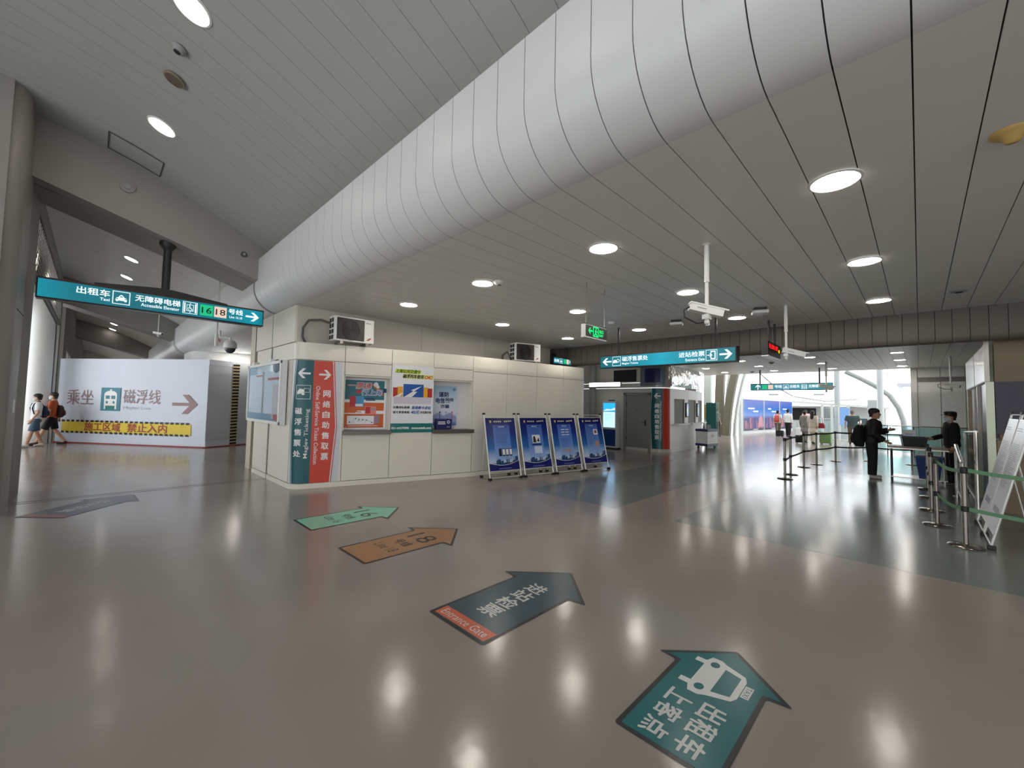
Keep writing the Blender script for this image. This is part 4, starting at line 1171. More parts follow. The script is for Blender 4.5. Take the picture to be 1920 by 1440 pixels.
# ------------------------------------------------------------------ security cameras
def pole_camera(label, loc, top, az, tilt, cable=True, sc=1.0, fwd=0.0):
    """loc = point on the pole axis at camera height; az: direction the lens points (radians)"""
    r = thing('security_camera', label, 'security camera', loc, 0)
    h = top-loc[2]
    p = MB(); p.tube([(0, 0, 0.0), (0, 0, h*0.42)], .020*sc, PLASTIC, 12); p.tube([(0, 0, h*0.42), (0, 0, h)], .027*sc, PLASTIC, 12); p.lathe([(.03*sc, 0), (.03*sc, .02)], PLASTIC, 14, (0, 0, h*.42)); p.lathe([(.02*sc, 0), (.05*sc, .02)], PLASTIC, 14, (0, 0, h-.02))
    p.build('pole', r, smooth=40)
    T = Matrix.Rotation(az, 4, 'Z') @ Matrix.Rotation(tilt, 4, 'Y')
    a = MB(); a.tube([(0, 0, 0), (0, 0, -.10*sc), (.03*sc, 0, -.16*sc)], .022*sc, PLASTIC, 12); a.ell((0, 0, -.13*sc), (.035*sc, .03*sc, .03*sc), PLASTIC); a.box(-.05*sc, -.035*sc, -.10*sc, .05*sc, .035*sc, -.05*sc, PLASTIC)
    a.build('bracket', r, smooth=50)
    b = MB(); b.box(-.19*sc, -.05*sc, -.04*sc, .17*sc, .05*sc, .035*sc, PLASTIC); b.box(-.20*sc, -.056*sc, .035*sc, .215*sc, .056*sc, .052*sc, PLASTIC); b.box(.17*sc, -.044*sc, -.036*sc, .178*sc, .044*sc, .03*sc, BLACK)
    b.box(-.12*sc, -.052*sc, -.005*sc, -.02*sc, -.0505*sc, .006*sc, GREY)
    b.xform(T @ Matrix.Translation((fwd, 0, 0))); b.build('camera_body', r, bevel=.004)
    if cable:
        bk = T @ Vector((-.19*sc, 0, 0)); c = MB()
        c.tube([bk, bk+Vector((bk.x*.35, bk.y*.35, -.04)), bk+Vector((bk.x*.30, bk.y*.30, -.12)), bk*0.6+Vector((0, 0, -.17)), (0, 0, -.13)], .009, BLACK, 8); c.build('cable', r, smooth=60)
    return r
pole_camera('white bullet camera with looped black cable on the nearest ceiling pole', (4.79, 1.68, 2.80), ZC, math.radians(-52), math.radians(14))
pole_camera('white bullet camera on a pole in front of the red display', (8.52, 1.65, 2.74), ZC, math.radians(-62), math.radians(16), False, .95, .13)
pole_camera('small bullet camera overlapping the far teal sign', (19.5, 2.5, 2.62), ZC, math.radians(-60), math.radians(10), False, 1.3)
pole_camera('bullet camera on a pole in front of the white wall at right', (19.4, -0.74, 2.62), ZC, math.radians(-100), math.radians(14), True, 1.2)
pole_camera('slim camera on a rod hanging in front of the curved glazing', (33.0, 1.3, 4.0), 6.24, math.radians(-60), 0.1, False, 1.2)
# passage cameras beyond the portal
pole_camera('small camera on a white rod beyond the portal below the lit sign', (1.12, 14.6, 3.42), vz(1.12)-.05, math.radians(-40), .15, False, .6)
rp = thing('ceiling_rod', 'white rod with a plain end cap hanging in front of the bulkhead', 'rod', (2.0, 12.05, 2.96))
MB().tube([(0, 0, .28), (0, 0, 1.95)], .02, PLASTIC, 10).build('rod', rp); MB().tube([(0, 0, 0), (0, 0, .30)], .04, PLASTIC, 12).build('end_cap', rp)
dc = thing('dome_camera', 'white dome camera on a wall arm above the hoarding corner', 'security camera', (2.55, 13.45, 3.1))
a_ = MB(); a_.lathe([(.02, .20), (.10, .19), (.155, .12), (.16, .0), (.15, -.02)], PLASTIC, 24); a_.build('hood', dc, smooth=50)
a_ = MB(); a_.ell((0, 0, -.03), (.13, .13, .13), mat('dome_tint', (70, 70, 74), .12)); a_.build('dome', dc, smooth=60)
a_ = MB(); a_.tube([(0, 0, .18), (0, 0, .26), (-.12, .1, .27), (-.22, .16, .26)], .035, PLASTIC, 10); a_.build('arm', dc, smooth=40)
a_ = MB(); a_.tube([(-.22, .16, .26), (-.24, .16, .20), (-.22, .16, .14), (-.20, .16, .2)], .012, REDB, 6); a_.build('red_cable', dc)
a_ = MB(); a_.tube([(-.22, .16, .26), (-.22, .16, 0.46)], .03, PLASTIC, 8); a_.build('drop_pole', dc)
# ------------------------------------------------------------------ small ceiling devices
def ceiling_disc(name, label, cat, loc, r, m, m2, tilt=0.0, h=.05):
    o = thing(name, label, cat, loc); o.rotation_euler = (0, tilt, 0)
    a = MB(); a.lathe([(0, -h), (r*.55, -h), (r*.9, -h*.5), (r, 0), (0, 0)], m, 24); a.build('body', o, smooth=50)
    b = MB(); b.lathe([(0, -h-.012), (r*.4, -h-.01), (r*.45, -h)], m2, 20); b.build('sensor_face', o, smooth=50)
    return o
sp = thing('ceiling_speaker', 'round brown ceiling speaker grille in the vault', 'speaker', (.5, 6.52, vz(.5)-.03)); sp.rotation_euler = (0, tl, 0)
a_ = MB(); a_.lathe([(0, -.012), (.095, -.012), (.10, 0)], mat('speaker_brown', (104, 90, 76), .7), 28); a_.build('grille', sp, smooth=40); a_ = MB(); a_.lathe([(.095, -.014), (.112, -.008), (.114, .002)], mat('speaker_ring_tan', (140, 126, 108), .6), 28, (0, 0, 0), False); a_.build('ring', sp, smooth=40)
ceiling_disc('smoke_detector', 'small smoke detector in the vault between the lamp and the speaker', 'smoke detector', (.48, 5.92, vz(.48)-.02), .075, GREY, DARK, tl)
ceiling_disc('smoke_detector', 'white smoke detector right beside a lamp over the kiosk', 'smoke detector', (4.22, 4.50, ZC-.002), .085, PLASTIC, GREY)
ceiling_disc('smoke_detector', 'smoke detector near the green exit sign', 'smoke detector', (7.93, 4.80, ZC-.002), .08, PLASTIC, GREY)
ceiling_disc('smoke_detector', 'dark smoke detector beyond the fascia among the far lamps', 'smoke detector', (18.6, 4.1, ZC-.002), .10, GREY, DARK)
ceiling_disc('smoke_detector', 'smoke detector at the far edge of the ceiling', 'smoke detector', (22.6, 5.8, ZC-.002), .10, GREY, DARK)
ceiling_disc('ceiling_vent', 'flat dark round vent in the ceiling at the far right', 'vent', (9.14, -.46, ZC-.002), .10, GREY, DARK, 0, .015)
ceiling_disc('ceiling_vent', 'oval dark vent beyond the fascia at right', 'vent', (14.2, -.5, ZC-.002), .13, DARK, DARK, 0, .015)
yl = thing('ceiling_dome', 'yellowed round plastic dome on the ceiling at the right edge', 'ceiling dome', (4.15, -.47, ZC-.002))
a_ = MB(); a_.lathe([(0, -.075), (.035, -.07), (.05, -.035), (.085, -.02), (.105, -.004), (.105, 0), (0, 0)], mat('yellowed_plastic', (196, 164, 96), .45), 28); a_.build('dome', yl, smooth=60)
for (x, y, lb_) in ((8.63, 3.65, 'flat white wireless box behind the nearest camera'), (8.51, 2.05, 'rounded white wireless box beside the second camera pole')):
    w_ = thing('wireless_access_point', lb_, 'access point', (x, y, ZC), math.radians(20), 'wireless boxes on the low ceiling')
    a_ = MB(); a_.box(-.13, -.13, -.11, .13, .13, -.05, PLASTIC); a_.build('casing', w_, bevel=.02); MB().box(-.1, -.1, -.05, .1, .1, 0, DARK).build('mounting_bracket', w_); MB().box(-.05, -.132, -.095, .06, -.13, -.075, E_WHITE).build('status_strip', w_)

# ------------------------------------------------------------------ arrows stuck on the floor
ARW = [(-.335, 0), (.335, 0), (.335, 1.0), (.50, 1.02), (.0, 1.5), (-.50, 1.02), (-.335, 1.0)]
def inset(poly, d):
    n = len(poly); out = []
    A = sum(poly[i][0]*poly[(i+1) % n][1]-poly[(i+1) % n][0]*poly[i][1] for i in range(n))
    sgn = 1 if A > 0 else -1
    for i in range(n):
        p0, p1, p2 = Vector(poly[i-1]), Vector(poly[i]), Vector(poly[(i+1) % n])
        d1 = (p1-p0).normalized(); d2_ = (p2-p1).normalized()
        n1 = Vector((-d1.y, d1.x))*sgn; n2 = Vector((-d2_.y, d2_.x))*sgn
        b = (n1+n2); b = b/max(b.dot(n1), .35)*1.0 if b.length > 1e-6 else n1
        out.append(tuple(p1+b*d))
    return out
def round_poly(poly, r):
    out = []; n = len(poly)
    for i in range(n):
        a, c, b = Vector(poly[i-1]), Vector(poly[i]), Vector(poly[(i+1) % n])
        u = (a-c).normalized(); v = (b-c).normalized(); q = min(r, (a-c).length*.45, (b-c).length*.45)
        p0, p1 = c+u*q, c+v*q
        for j in range(5):
            t = j/4; out.append(tuple(p0*(1-t)**2+c*2*t*(1-t)+p1*t*t))
    return out
GLOSS = 0.28
def floor_arrow(label, loc, az, k, fill, draw, bd=.03):
    """az: direction the arrow points in plan"""
    r = thing('floor_arrow', label, 'floor sticker', loc)
    r.rotation_euler = (0, 0, az-PI/2)
    A = round_poly([(x*k, z*k) for x, z in ARW], .035*k)
    fl_ = lambda b: b.warp(lambda x, y, z: (x, z, -y))
    b = MB(); b.poly(A, -.0018, BORD); fl_(b).build('black_border', r)
    b = MB(); b.poly(round_poly(inset([(x*k, z*k) for x, z in ARW], bd*k), .02*k), -.0026, fill); fl_(b).build('colour_field', r)
    p = MB(); draw(p, k); fl_(p).split('print', r)
    return r
BORD = mat('floor_sticker_black', (34, 34, 36), GLOSS)
def stx(n, c): return mat('floor_sticker_'+n, c, GLOSS)
DKT = stx('dark_print', (30, 34, 34)); WHT = stx('white_print', (214, 216, 214))
def line_draw(num):
    def dr(p, k):
        text(p, num, -.17, .80, .19, 1.06, -.0034, DKT, 0.0); text(p, '号线', -.13, .58, .15, .72, -.0034, DKT, 0.005); text(p, 'Line '+num, -.18, .36, .20, .50, -.0034, DKT, 0.0)
    return dr
floor_arrow('mint green floor arrow for line 16, nearest the kiosk', (2.06, 6.02, 0), 0, 1.0, stx('mint', (132, 206, 178)), line_draw('16'))
floor_arrow('tan brown floor arrow for line 18, second from the kiosk', (2.06, 4.49, 0), 0, 1.0, stx('tan', (168, 120, 76)), line_draw('18'))
def draw_eg(p, k):
    p.poly([(-.295, .04), (.295, .04), (.305, .17), (-.305, .17)], -.0032, stx('orange', (206, 96, 66)))
    text(p, 'Entrance Gate', -.26, .065, .26, .145, -.0040, WHT, 0.0)
    vt = MB()
    for i, ch in enumerate('进站检票'):
        text(vt, ch, -.10, 1.04-i*.19-.17, .10, 1.04-i*.19, 0, WHT, 0.015)
    n0 = len(p.f)
    for f, mi in zip(vt.f, vt.mi): p.face([(vt.v[a][0], -.0034+vt.v[a][1], vt.v[a][2]) for a in f], WHT)
    p.marks.append((n0, len(p.f), 'lettering'))
floor_arrow('dark slate floor arrow with orange entrance gate strip', (2.0, 2.55, 0), 0, 1.0, stx('slate', (46, 74, 86)), draw_eg)
def draw_taxi(p, k):
    c = stx('teal', (10, 104, 108)); y = -.0034
    t = MB()   # drawn upright, then turned so its top faces the right-hand edge of the arrow
    body = [(-.165, -.115), (-.225, -.095), (-.225, -.035), (-.20, .0), (-.15, .125), (-.10, .145), (.10, .145), (.15, .125), (.20, .0), (.225, -.035), (.225, -.095), (.165, -.115), (.165, -.175), (.115, -.175), (.115, -.115), (-.115, -.115), (-.115, -.175), (-.165, -.175)]
    t.poly(body, y, WHT)
    t.poly([(-.145, .01), (.145, .01), (.115, .11), (-.115, .11)], y-.0006, c)
    for x in (-.145, .145): t.disc(x, -.055, .035, y-.0006, c, 16, .028)
    t.rect(-.065, .15, .065, .195, y, WHT); text(t, 'TAXI', -.055, .158, .055, .188, y-.0008, c, 0.0)
    for f, mi in zip(t.f, t.mi): p.face([(t.v[a][2], t.v[a][1], .775-t.v[a][0]) for a in f], t.mats[mi])
    for word, xc in (('出租车', .085), ('上客点', -.095)):
        n0 = len(p.f)
        for i, ch in enumerate(word):
            t = MB(); text(t, ch, -.068, -.072, .068, .072, y, WHT, .02); zc = .445-i*.158
            for f in t.f: p.face([(xc+t.v[a][2], t.v[a][1], zc-t.v[a][0]) for a in f], WHT)
        p.marks.append((n0, len(p.f), 'lettering'))
floor_arrow('teal floor arrow with taxi pictogram, nearest the camera', (2.055, .94, 0), 0, .80, stx('teal', (10, 104, 108)), draw_taxi, .035)
def draw_dk(p, k):
    p.poly([(-.295, .04), (.295, .04), (.305, .17), (-.305, .17)], -.0032, stx('dull_red', (150, 96, 88)))
    for i, ch in enumerate('进站检票'): 
        vt = MB(); text(vt, ch, -.10, 1.04-i*.19-.17, .10, 1.04-i*.19, 0, WHT, 0.015)
        for f in vt.f: p.face([(vt.v[a][0], -.0034+vt.v[a][1], vt.v[a][2]) for a in f], WHT)
floor_arrow('worn slate blue floor arrow beside the expansion joint at left', (-.47, 8.68, 0), math.radians(46), 1.0, stx('worn_slate', (86, 96, 108)), draw_dk)
# ------------------------------------------------------------------ construction hoarding in the passage
HA = Vector((-0.94, 22.24)); HB = Vector((2.71, 17.37)); HCc = Vector((4.6, 18.22)); HH = 3.03
hz = thing('hoarding', 'white banner-wrapped construction hoarding with a train symbol and brown arrow', 'hoarding', (0, 0, 0))
VINYL = mat('white_banner_vinyl', (216, 222, 234), .5, 0, .4, .03, 2, .25, 2.5)
VGREY = mat('grey_banner_vinyl', (200, 206, 214), .6)
def wall_frame(a, b):
    d = (b-a); L = d.length; ang = math.atan2(d.y, d.x)
    return L, ang
LAB, AAB = wall_frame(HA, HB)
def bulge(x, z, L): # gentle wrinkles of the cloth
    return .010*math.sin(x*2.2+z*1.3)*math.sin(z*2.1)+.005*math.sin(x*5+z*3.7)
def cloth(L, m, fold=True):
    b = MB(); nx, nz = 40, 22
    for i in range(nx+1):
        for j in range(nz+1):
            x = L*i/nx; z = HH*j/nz; e = min(1, x/.3, (L-x)/.3)*min(1, z/.2, (HH-z)/.2)
            b.v.append((x, -bulge(x, z, L)*e, z))
    k = b._m(m)
    for i in range(nx):
        for j in range(nz):
            q = i*(nz+1)+j; b.f.append([q, q+nz+1, q+nz+2, q+1]); b.mi.append(k)
    return b
core_ = MB(); core_.prism([tuple(HA+Vector((.02, .03))), tuple(HB+Vector((.0, .05))), tuple(HCc), (4.6, 22.2), (-.5, 22.4)], 0, HH-.02, VGREY); core_.build('core', hz)
cl = cloth(LAB, VINYL).build('banner', hz, (HA.x, HA.y, 0), (0, 0, AAB), smooth=180)
LBC, ABC = wall_frame(HB, HCc)
MB().box(0, -.02, 0, LBC, .03, HH, VGREY).build('side_panel', hz, (HB.x, HB.y, 0), (0, 0, ABC))
MB().box(0, -.03, HH-.18, .9, -.021, HH, VINYL).build('folded_flap', hz, (HB.x, HB.y, 0), (0, 0, ABC))
MB().box(0, -.035, .0, LBC, -.021, .22, VINYL).build('lower_fold', hz, (HB.x, HB.y, 0), (0, 0, ABC))
st = MB(); st.box(.82, -.045, .02, 1.08, -.036, HH-.08, mat('hazard_cream', (206, 190, 150), .5))
for i in range(26):
    z = .05+i*.113; st.poly([(.83, z), (1.07, z+.01), (1.07, z+.075), (.83, z+.065)], -.048, BPRINT)
st.build('hazard_strip', hz, (HB.x, HB.y, 0), (0, 0, ABC))
RB = MB(); RB.box(-.02, -.06, 0, LAB+.02, 0, .035, mat('red_tape', (150, 60, 60), .6)); RB.build('floor_tape', hz, (HA.x, HA.y, 0), (0, 0, AAB))
MB().box(0, -.07, 0, LBC, 0, .035, mat('red_tape', (150, 60, 60), .6)).build('floor_tape', hz, (HB.x, HB.y, 0), (0, 0, ABC))
BRN = mat('faded_brown_print', (158, 128, 128), .6); TRB = mat('train_blue', (60, 130, 150), .5); TRG = mat('train_green', (40, 120, 110), .5)
pr = MB(); y = -.019
# x positions along the banner measured from its left edge
text(pr, '乘坐', .42, 1.37, 1.55, 1.92, y, BRN, -.005)
pr.rect(1.86, 1.18, 2.66, 2.0, y, TRB)
pr.poly(round_poly([(2.0, 1.33), (2.52, 1.33), (2.52, 1.80), (2.40, 1.88), (2.12, 1.88), (2.0, 1.80)], .05), y-.002, WPRINT)
for a in (2.06, 2.29): pr.rect(a, 1.60, a+.17, 1.72, y-.004, TRB)
pr.rect(2.07, 1.24, 2.45, 1.36, y-.004, TRG); pr.rect(2.22, 1.88, 2.30, 1.94, y-.002, WPRINT)
for a in (2.08, 2.36): pr.disc(a+.04, 1.48, .05, y-.004, TRB, 12)
for a in (2.0, 2.44): pr.poly([(a, 1.24), (a+.08, 1.24), (a+.08, 1.36), (a, 1.36)], y-.002, WPRINT)
text(pr, '磁浮线', 2.78, 1.45, 4.28, 1.95, y, BRN, -.005); text(pr, 'Maglev Line', 2.80, 1.22, 3.9, 1.36, y, mat('faint_print', (190, 186, 196), .6), -.004)
arrow(pr, 5.26, 1.47, 1.0, .66, y, BRN, False, .16)
pr.rect(.28, .40, 5.55, .78, y, mat('hazard_yellow', (228, 200, 60), .5))
for i in range(26):
    x0 = .28+i*.2025; pr.poly([(x0, .76), (x0+.12, .76), (x0+.12, .83), (x0, .83)], y-.003, BPRINT); pr.poly([(x0, .36), (x0+.12, .36), (x0+.12, .43), (x0, .43)], y-.003, BPRINT)
text(pr, '施工区域', 1.25, .45, 2.75, .76, y-.004, mat('hazard_red', (160, 60, 50), .5), .02); text(pr, '禁止入内', 3.02, .45, 4.62, .76, y-.004, mat('hazard_red', (160, 60, 50), .5), .02)
pr.split('banner_print', hz, None, (HA.x, HA.y, 0), (0, 0, AAB))
# white rounded plant box above the hoarding and dark glazing behind the dome camera
pb = MB(); pb.prism(round_poly([(2.6, 20.2), (5.4, 20.2), (5.4, 23), (2.6, 23)], .7), HH+.01, 3.56, WHITE); pb.build('wall_stub', kind='structure', smooth=30)
dg = MB(); dg.box(4.7, 19.8, 2.9, 9.0, 19.9, 3.35, BLACK); dg.box(5.2, 19.75, 2.9, 5.28, 19.8, 3.35, GREY); dg.build('window_2', kind='structure')
wq = MB(); wq.box(4.7, 19.9, 0, 11.9, 20.1, 3.56, PLAS); wq.build('wall_passage', kind='structure')

# ------------------------------------------------------------------ leaning poster boards in front of the kiosk
BG = gradient('board_blue_print', [(0, (16, 22, 96)), (.10, (24, 40, 120)), (.16, (190, 204, 228)), (.27, (150, 180, 222)), (.42, (44, 104, 172)), (.70, (26, 46, 128)), (1, (22, 22, 84))], 'Z', .22)
INNER = gradient('board_text_field', [(0, (150, 178, 226)), (.4, (96, 136, 206)), (1, (70, 100, 180))], 'Z', .22)
SKYL = mat('skyline_blue', (28, 62, 104), .3); NAVYB = mat('board_navy', (18, 26, 104), .3); GOLD = mat('board_gold', (206, 180, 96), .35); DIM = mat('board_dim_text', (40, 66, 140), .3)
def poster_board(label, w, h, lean, loc, rz, motif, group, art=True, mats=None):
    """A-frame stand; foot line at local y=0, board leans back (+y)"""
    r = thing('poster_stand', label, 'poster stand', loc, rz, group)
    L = h/math.cos(lean)
    T = Matrix.Rotation(-lean, 4, 'X')
    fr = MB()
    for x in (-w/2, w/2):
        fr.tube([T @ Vector((x, 0, .03)), T @ Vector((x, 0, L))], .014, ALU, 8)
    fr.tube([T @ Vector((-w/2, 0, .05)), T @ Vector((w/2, 0, .05))], .011, ALU, 8)
    fr.tube([T @ Vector((-w/2, 0, L-.02)), T @ Vector((w/2, 0, L-.02))], .008, ALU, 8)
    fr.build('frame', r, smooth=50)
    top_y = L*math.sin(lean); 
    for x in (-w/2, w/2):
        l_ = MB(); l_.tube([(x*.98, top_y*.75, h*.75), (x*.9, top_y+.10, .02)], .010, ALU, 8); l_.build('rear_leg', r, smooth=50)
        c_ = MB(); c_.cbox(tuple(T @ Vector((x, 0, L))), (.07, .035, .045), BLACK); c_.build('corner_joint', r, bevel=.01)
        c_ = MB(); c_.box(x-.035, -.03, 0, x+.035, .05, .055, BLACK); c_.build('foot', r, bevel=.01)
        c_ = MB(); c_.box(x*.9-.03, top_y+.07, 0, x*.9+.03, top_y+.14, .045, BLACK); c_.build('rear_foot', r, bevel=.008)
    z0, z1 = .20, L-.10
    s = MB(); s.box(-w/2+.02, -.012, z0, w/2-.02, -.004, z1, mats or BG)
    s.xform(Matrix.Identity(4)); o = s.build('poster_panel', r, (0, 0, 0), (-lean, 0, 0))
    rl = MB()
    for z in (z0-.012, z1): rl.box(-w/2+.012, -.016, z, w/2-.012, .0, z+.014, ALU)
    rl.build('clamp_rail', r, (0, 0, 0), (-lean, 0, 0))
    if art:
        H = z1-z0; p = MB(); y = -.014
        f = MB(); f.rect(-w*.27, z0+H*.20, w*.27, z0+H*.86, y, INNER); f.build('text_field', r, (0, 0, 0), (-lean, 0, 0))
        wave = [(-w/2+.02, z0+H*.15)]+[(-w/2+.02+(w-.04)*i/12, z0+H*(.145-.06*math.sin(PI*i/12*.9)+.05*(i/12)**2)) for i in range(13)]+[(w/2-.02, z0), (-w/2+.02, z0)]
        p.poly(wave, y-.001, NAVYB)
        p.stroke(wave[1:14], .008, y-.002, WPRINT)
        rnd = random.Random(5); x = -w*.26
        while x < w*.45:
            ww = rnd.uniform(.015, .05); hh = rnd.uniform(.03, .14) if x < w*.25 else rnd.uniform(.08, .2)
            p.rect(x, z0+H*.09, x+ww, z0+H*.10+hh, y-.0005, SKYL); x += ww*1.05
        p.poly([(.06, z0+H*.1), (.075, z0+H*.1), (.069, z0+H*.34)], y-.0015, SKYL); p.disc(.068, z0+H*.19, .02, y-.0016, SKYL, 10)
        p.poly(round_poly([(-w*.36, z0+H*.95), (-w*.30, z0+H*.95), (-w*.30, z0+H*.915), (-w*.33, z0+H*.895), (-w*.36, z0+H*.915)], .01), y-.001, GOLD)
        for i in range(4): p.rect(-w*.22+i*.055, z0+H*.915, -w*.22+i*.055+.035, z0+H*.942, y-.001, mat('board_pale_gold', (214, 206, 170), .4)); p.rect(w*.12+i*.055, z0+H*.915+.004*i, w*.12+i*.055+.035, z0+H*.942+.004*i, y-.001, mat('board_pale_gold', (214, 206, 170), .4))
        p.rect(-w*.19, z0+H*.815, w*.19, z0+H*.835, y-.002, NAVYB); p.rect(-w*.1, z0+H*.82, w*.1, z0+H*.83, y-.003, WPRINT)
        if motif == 0:
            bars(p, -w*.20, z0+H*.50, w*.22, z0+H*.78, 9, y-.002, DIM, .25, 2)
            for i in range(4):
                x = -w*.15+i*.095; p.rect(x, z0+H*.265, x+.075, z0+H*.41, y-.002, BPRINT)
                if i: p.rect(x+.008, z0+H*.29, x+.067, z0+H*.395, y-.003, WPRINT)
        elif motif == 1:
            bars(p, -w*.20, z0+H*.66, w*.22, z0+H*.78, 4, y-.002, DIM, .25, 3)
            p.rect(-w*.12, z0+H*.49, w*.16, z0+H*.65, y-.002, WPRINT); p.poly([(-w*.1, z0+H*.50), (w*.02, z0+H*.50), (-w*.02, z0+H*.63), (-w*.08, z0+H*.62)], y-.003, BPRINT); p.poly([(w*.04, z0+H*.52), (w*.14, z0+H*.51), (w*.10, z0+H*.6)], y-.003, BPRINT)
            p.rect(-w*.15, z0+H*.445, w*.2, z0+H*.47, y-.002, NAVYB); p.rect(-w*.08, z0+H*.28, w*.2, z0+H*.42, y-.002, mat('board_pale', (200, 212, 234), .4))
        elif motif == 2:
            for i in range(3):
                for j in range(2): p.rect(-w*.14+j*.14, z0+H*(.74-.055*i), -w*.14+j*.14+.11, z0+H*(.755-.055*i), y-.002, WPRINT)
            bars(p, -w*.20, z0+H*.36, w*.22, z0+H*.55, 6, y-.002, DIM, .25, 4)
            for i in range(3): p.poly([(-w*.16+i*.1, z0+H*.27), (-w*.1+i*.1, z0+H*.27), (-w*.08+i*.1, z0+H*.34), (-w*.17+i*.1, z0+H*.34)], y-.002, mat('board_photo_mix', (170, 140, 130), .5))
        else:
            bars(p, -w*.20, z0+H*.6, w*.05, z0+H*.78, 6, y-.002, DIM, .25, 6)
            p.rect(w*.06, z0+H*.62, w*.24, z0+H*.74, y-.002, WPRINT); p.rect(w*.1, z0+H*.65, w*.2, z0+H*.72, y-.003, mat('board_photo_red', (150, 60, 56), .5))
            p.rect(w*.08, z0+H*.36, w*.22, z0+H*.48, y-.002, mat('board_photo_tan', (190, 140, 116), .5)); bars(p, -w*.20, z0+H*.36, w*.0, z0+H*.55, 6, y-.002, DIM, .25, 7)
        p.rect(-w*.2, z0+H*.03, w*.2, z0+H*.042, y-.002, mat('board_footer', (120, 130, 190), .4))
        p.build('poster_print', r, (0, 0, 0), (-lean, 0, 0))
    return r
bx = [(6.66, 6.71), (7.60, 6.51), (8.54, 6.31), (9.48, 6.11)]
bn = ['navy poster stand with four phone pictures, leftmost of the row', 'navy poster stand with a black and white photo, second of the row', 'navy poster stand with three short text boxes, third of the row', 'navy poster stand with two small photos, rightmost of the row']
for i, ((x, y), lb_) in enumerate(zip(bx, bn)):
    poster_board(lb_, .84, 1.47, math.radians(14), (x, y, 0), math.radians(-12), i, 'navy poster stands in front of the kiosk')

# white boards at the right edge, seen nearly edge-on
PW = mat('pale_board_print', (226, 224, 230), .3)
def pale_board(label, x0, x1):
    r = poster_board(label, x1-x0, 1.72, math.radians(13), ((x0+x1)/2, -.60, 0), PI, 0, 'pale notice boards at the right edge', False, PW)
    w = x1-x0; p = MB(); bars(p, -w*.42, .75, w*.42, 1.35, 26, -.014, mat('board_grey_text', (150, 148, 160), .4), .35, 11); bars(p, -w*.42, 1.5, w*.2, 1.56, 2, -.014, mat('board_grey_text', (150, 148, 160), .4), .4, 12)
    p.rect(-w*.3, .42, w*.3, .5, -.014, mat('board_grey_text', (150, 148, 160), .4)); p.build('poster_print', r, (0, 0, 0), (-math.radians(13), 0, 0))
    return r
pale_board('pale notice board stand at the right edge, nearer one', 8.02, 8.82)
pale_board('pale notice board stand at the right edge, farther one', 8.90, 9.75)

# ------------------------------------------------------------------ queue posts and belts
POSTM = mat('queue_post_steel', (150, 142, 134), .22, 1.0)
post0 = None
def queue_post(loc, label, group, m2=BLACK):
    global post0
    if post0 is None:
        r = thing('queue_post', label, 'queue post', loc, 0, group)
        b = MB(); b.lathe([(0, 0), (.165, 0), (.17, .008), (.16, .02), (.06, .03), (.03, .035), (0, .035)], POSTM, 28); b.build('base', r, smooth=50)
        b = MB(); b.lathe([(.027, .03), (.027, .93)], POSTM, 18); b.build('pole', r, smooth=50)
        b = MB(); b.lathe([(.033, .93), (.036, .94), (.036, 1.0), (.03, 1.012), (0, 1.014)], BLACK, 18); b.build('belt_head', r, smooth=50)
        b = MB(); b.lathe([(.028, .44), (.037, .445), (.037, .51), (.028, .515)], BLACK, 18); b.build('belt_clip', r, smooth=50)
        post0 = r
        return r
    r = dup(post0, loc, label); r['group'] = group
    return r
LP = [(12.10, 2.40), (13.05, 2.46), (15.05, 2.50), (16.16, 2.35), (17.78, 2.06), (18.84, 1.26), (18.79, .21)]
ln = ['front one of the pair at the left end of the queue', 'rear one of the pair at the left end of the queue', 'third from the left of the queue', 'fourth from the left of the queue', 'fifth from the left of the queue', 'the one behind the man with the backpack', 'the one behind the table']
for p_, n_ in zip(LP, ln): queue_post((*p_, 0), 'steel queue post, '+n_, 'queue posts around the far queue')
RP = [(7.95, -.39), (9.09, -.16), (10.39, -.12), (11.93, -.12), (13.13, -.10)]
rn = ['nearest the camera at the right edge', 'second of the right-hand line', 'third of the right-hand line', 'fourth of the right-hand line', 'last of the right-hand line by the table']
for p_, n_ in zip(RP, rn): queue_post((*p_, 0), 'steel queue post, '+n_, 'queue posts in the right-hand line')
GREENB = mat('green_belt', (96, 140, 104), .6); DARKB = mat('charcoal_belt', (40, 40, 42), .6)
def belt(a, b, z, m, label, group, sag=.02):
    mb = MB(); n = 8; a = Vector((*a, z)); b = Vector((*b, z)); d = (b-a).normalized(); a = a+d*.038; b = b-d*.038
    nr = Vector((-d.y, d.x, 0))*.0015; k = mb._m(m)
    for i in range(n+1):
        t = i/n; p = a.lerp(b, t)-Vector((0, 0, sag*4*t*(1-t)))
        for s in (-1, 1):
            for hz_ in (-.024, .024): mb.v.append(tuple(p+nr*s+Vector((0, 0, hz_))))
    for i in range(n):
        q = 4*i
        for f in ((0, 4, 5, 1), (2, 3, 7, 6), (1, 5, 7, 3), (0, 2, 6, 4)): mb.f.append([q+j for j in f]); mb.mi.append(k)
    return mb.build('queue_belt', label=label, cat='queue belt', group=group)
for i in range(len(LP)-1):
    for z, w_ in ((.97, 'upper'), (.478, 'lower')):
        belt(LP[i], LP[i+1], z, DARKB, '%s dark belt, %s span from the left of the far queue' % (w_, ['first', 'second', 'third', 'fourth', 'fifth', 'last'][i]), 'dark belts of the far queue')
for i in range(len(RP)-1):
    for z, w_ in ((.97, 'upper'), (.478, 'lower')):
        belt(RP[i], RP[i+1], z, GREENB, '%s green belt, %s span of the right-hand line' % (w_, ['nearest', 'second', 'third', 'farthest'][i]), 'green belts of the right-hand line', .05)
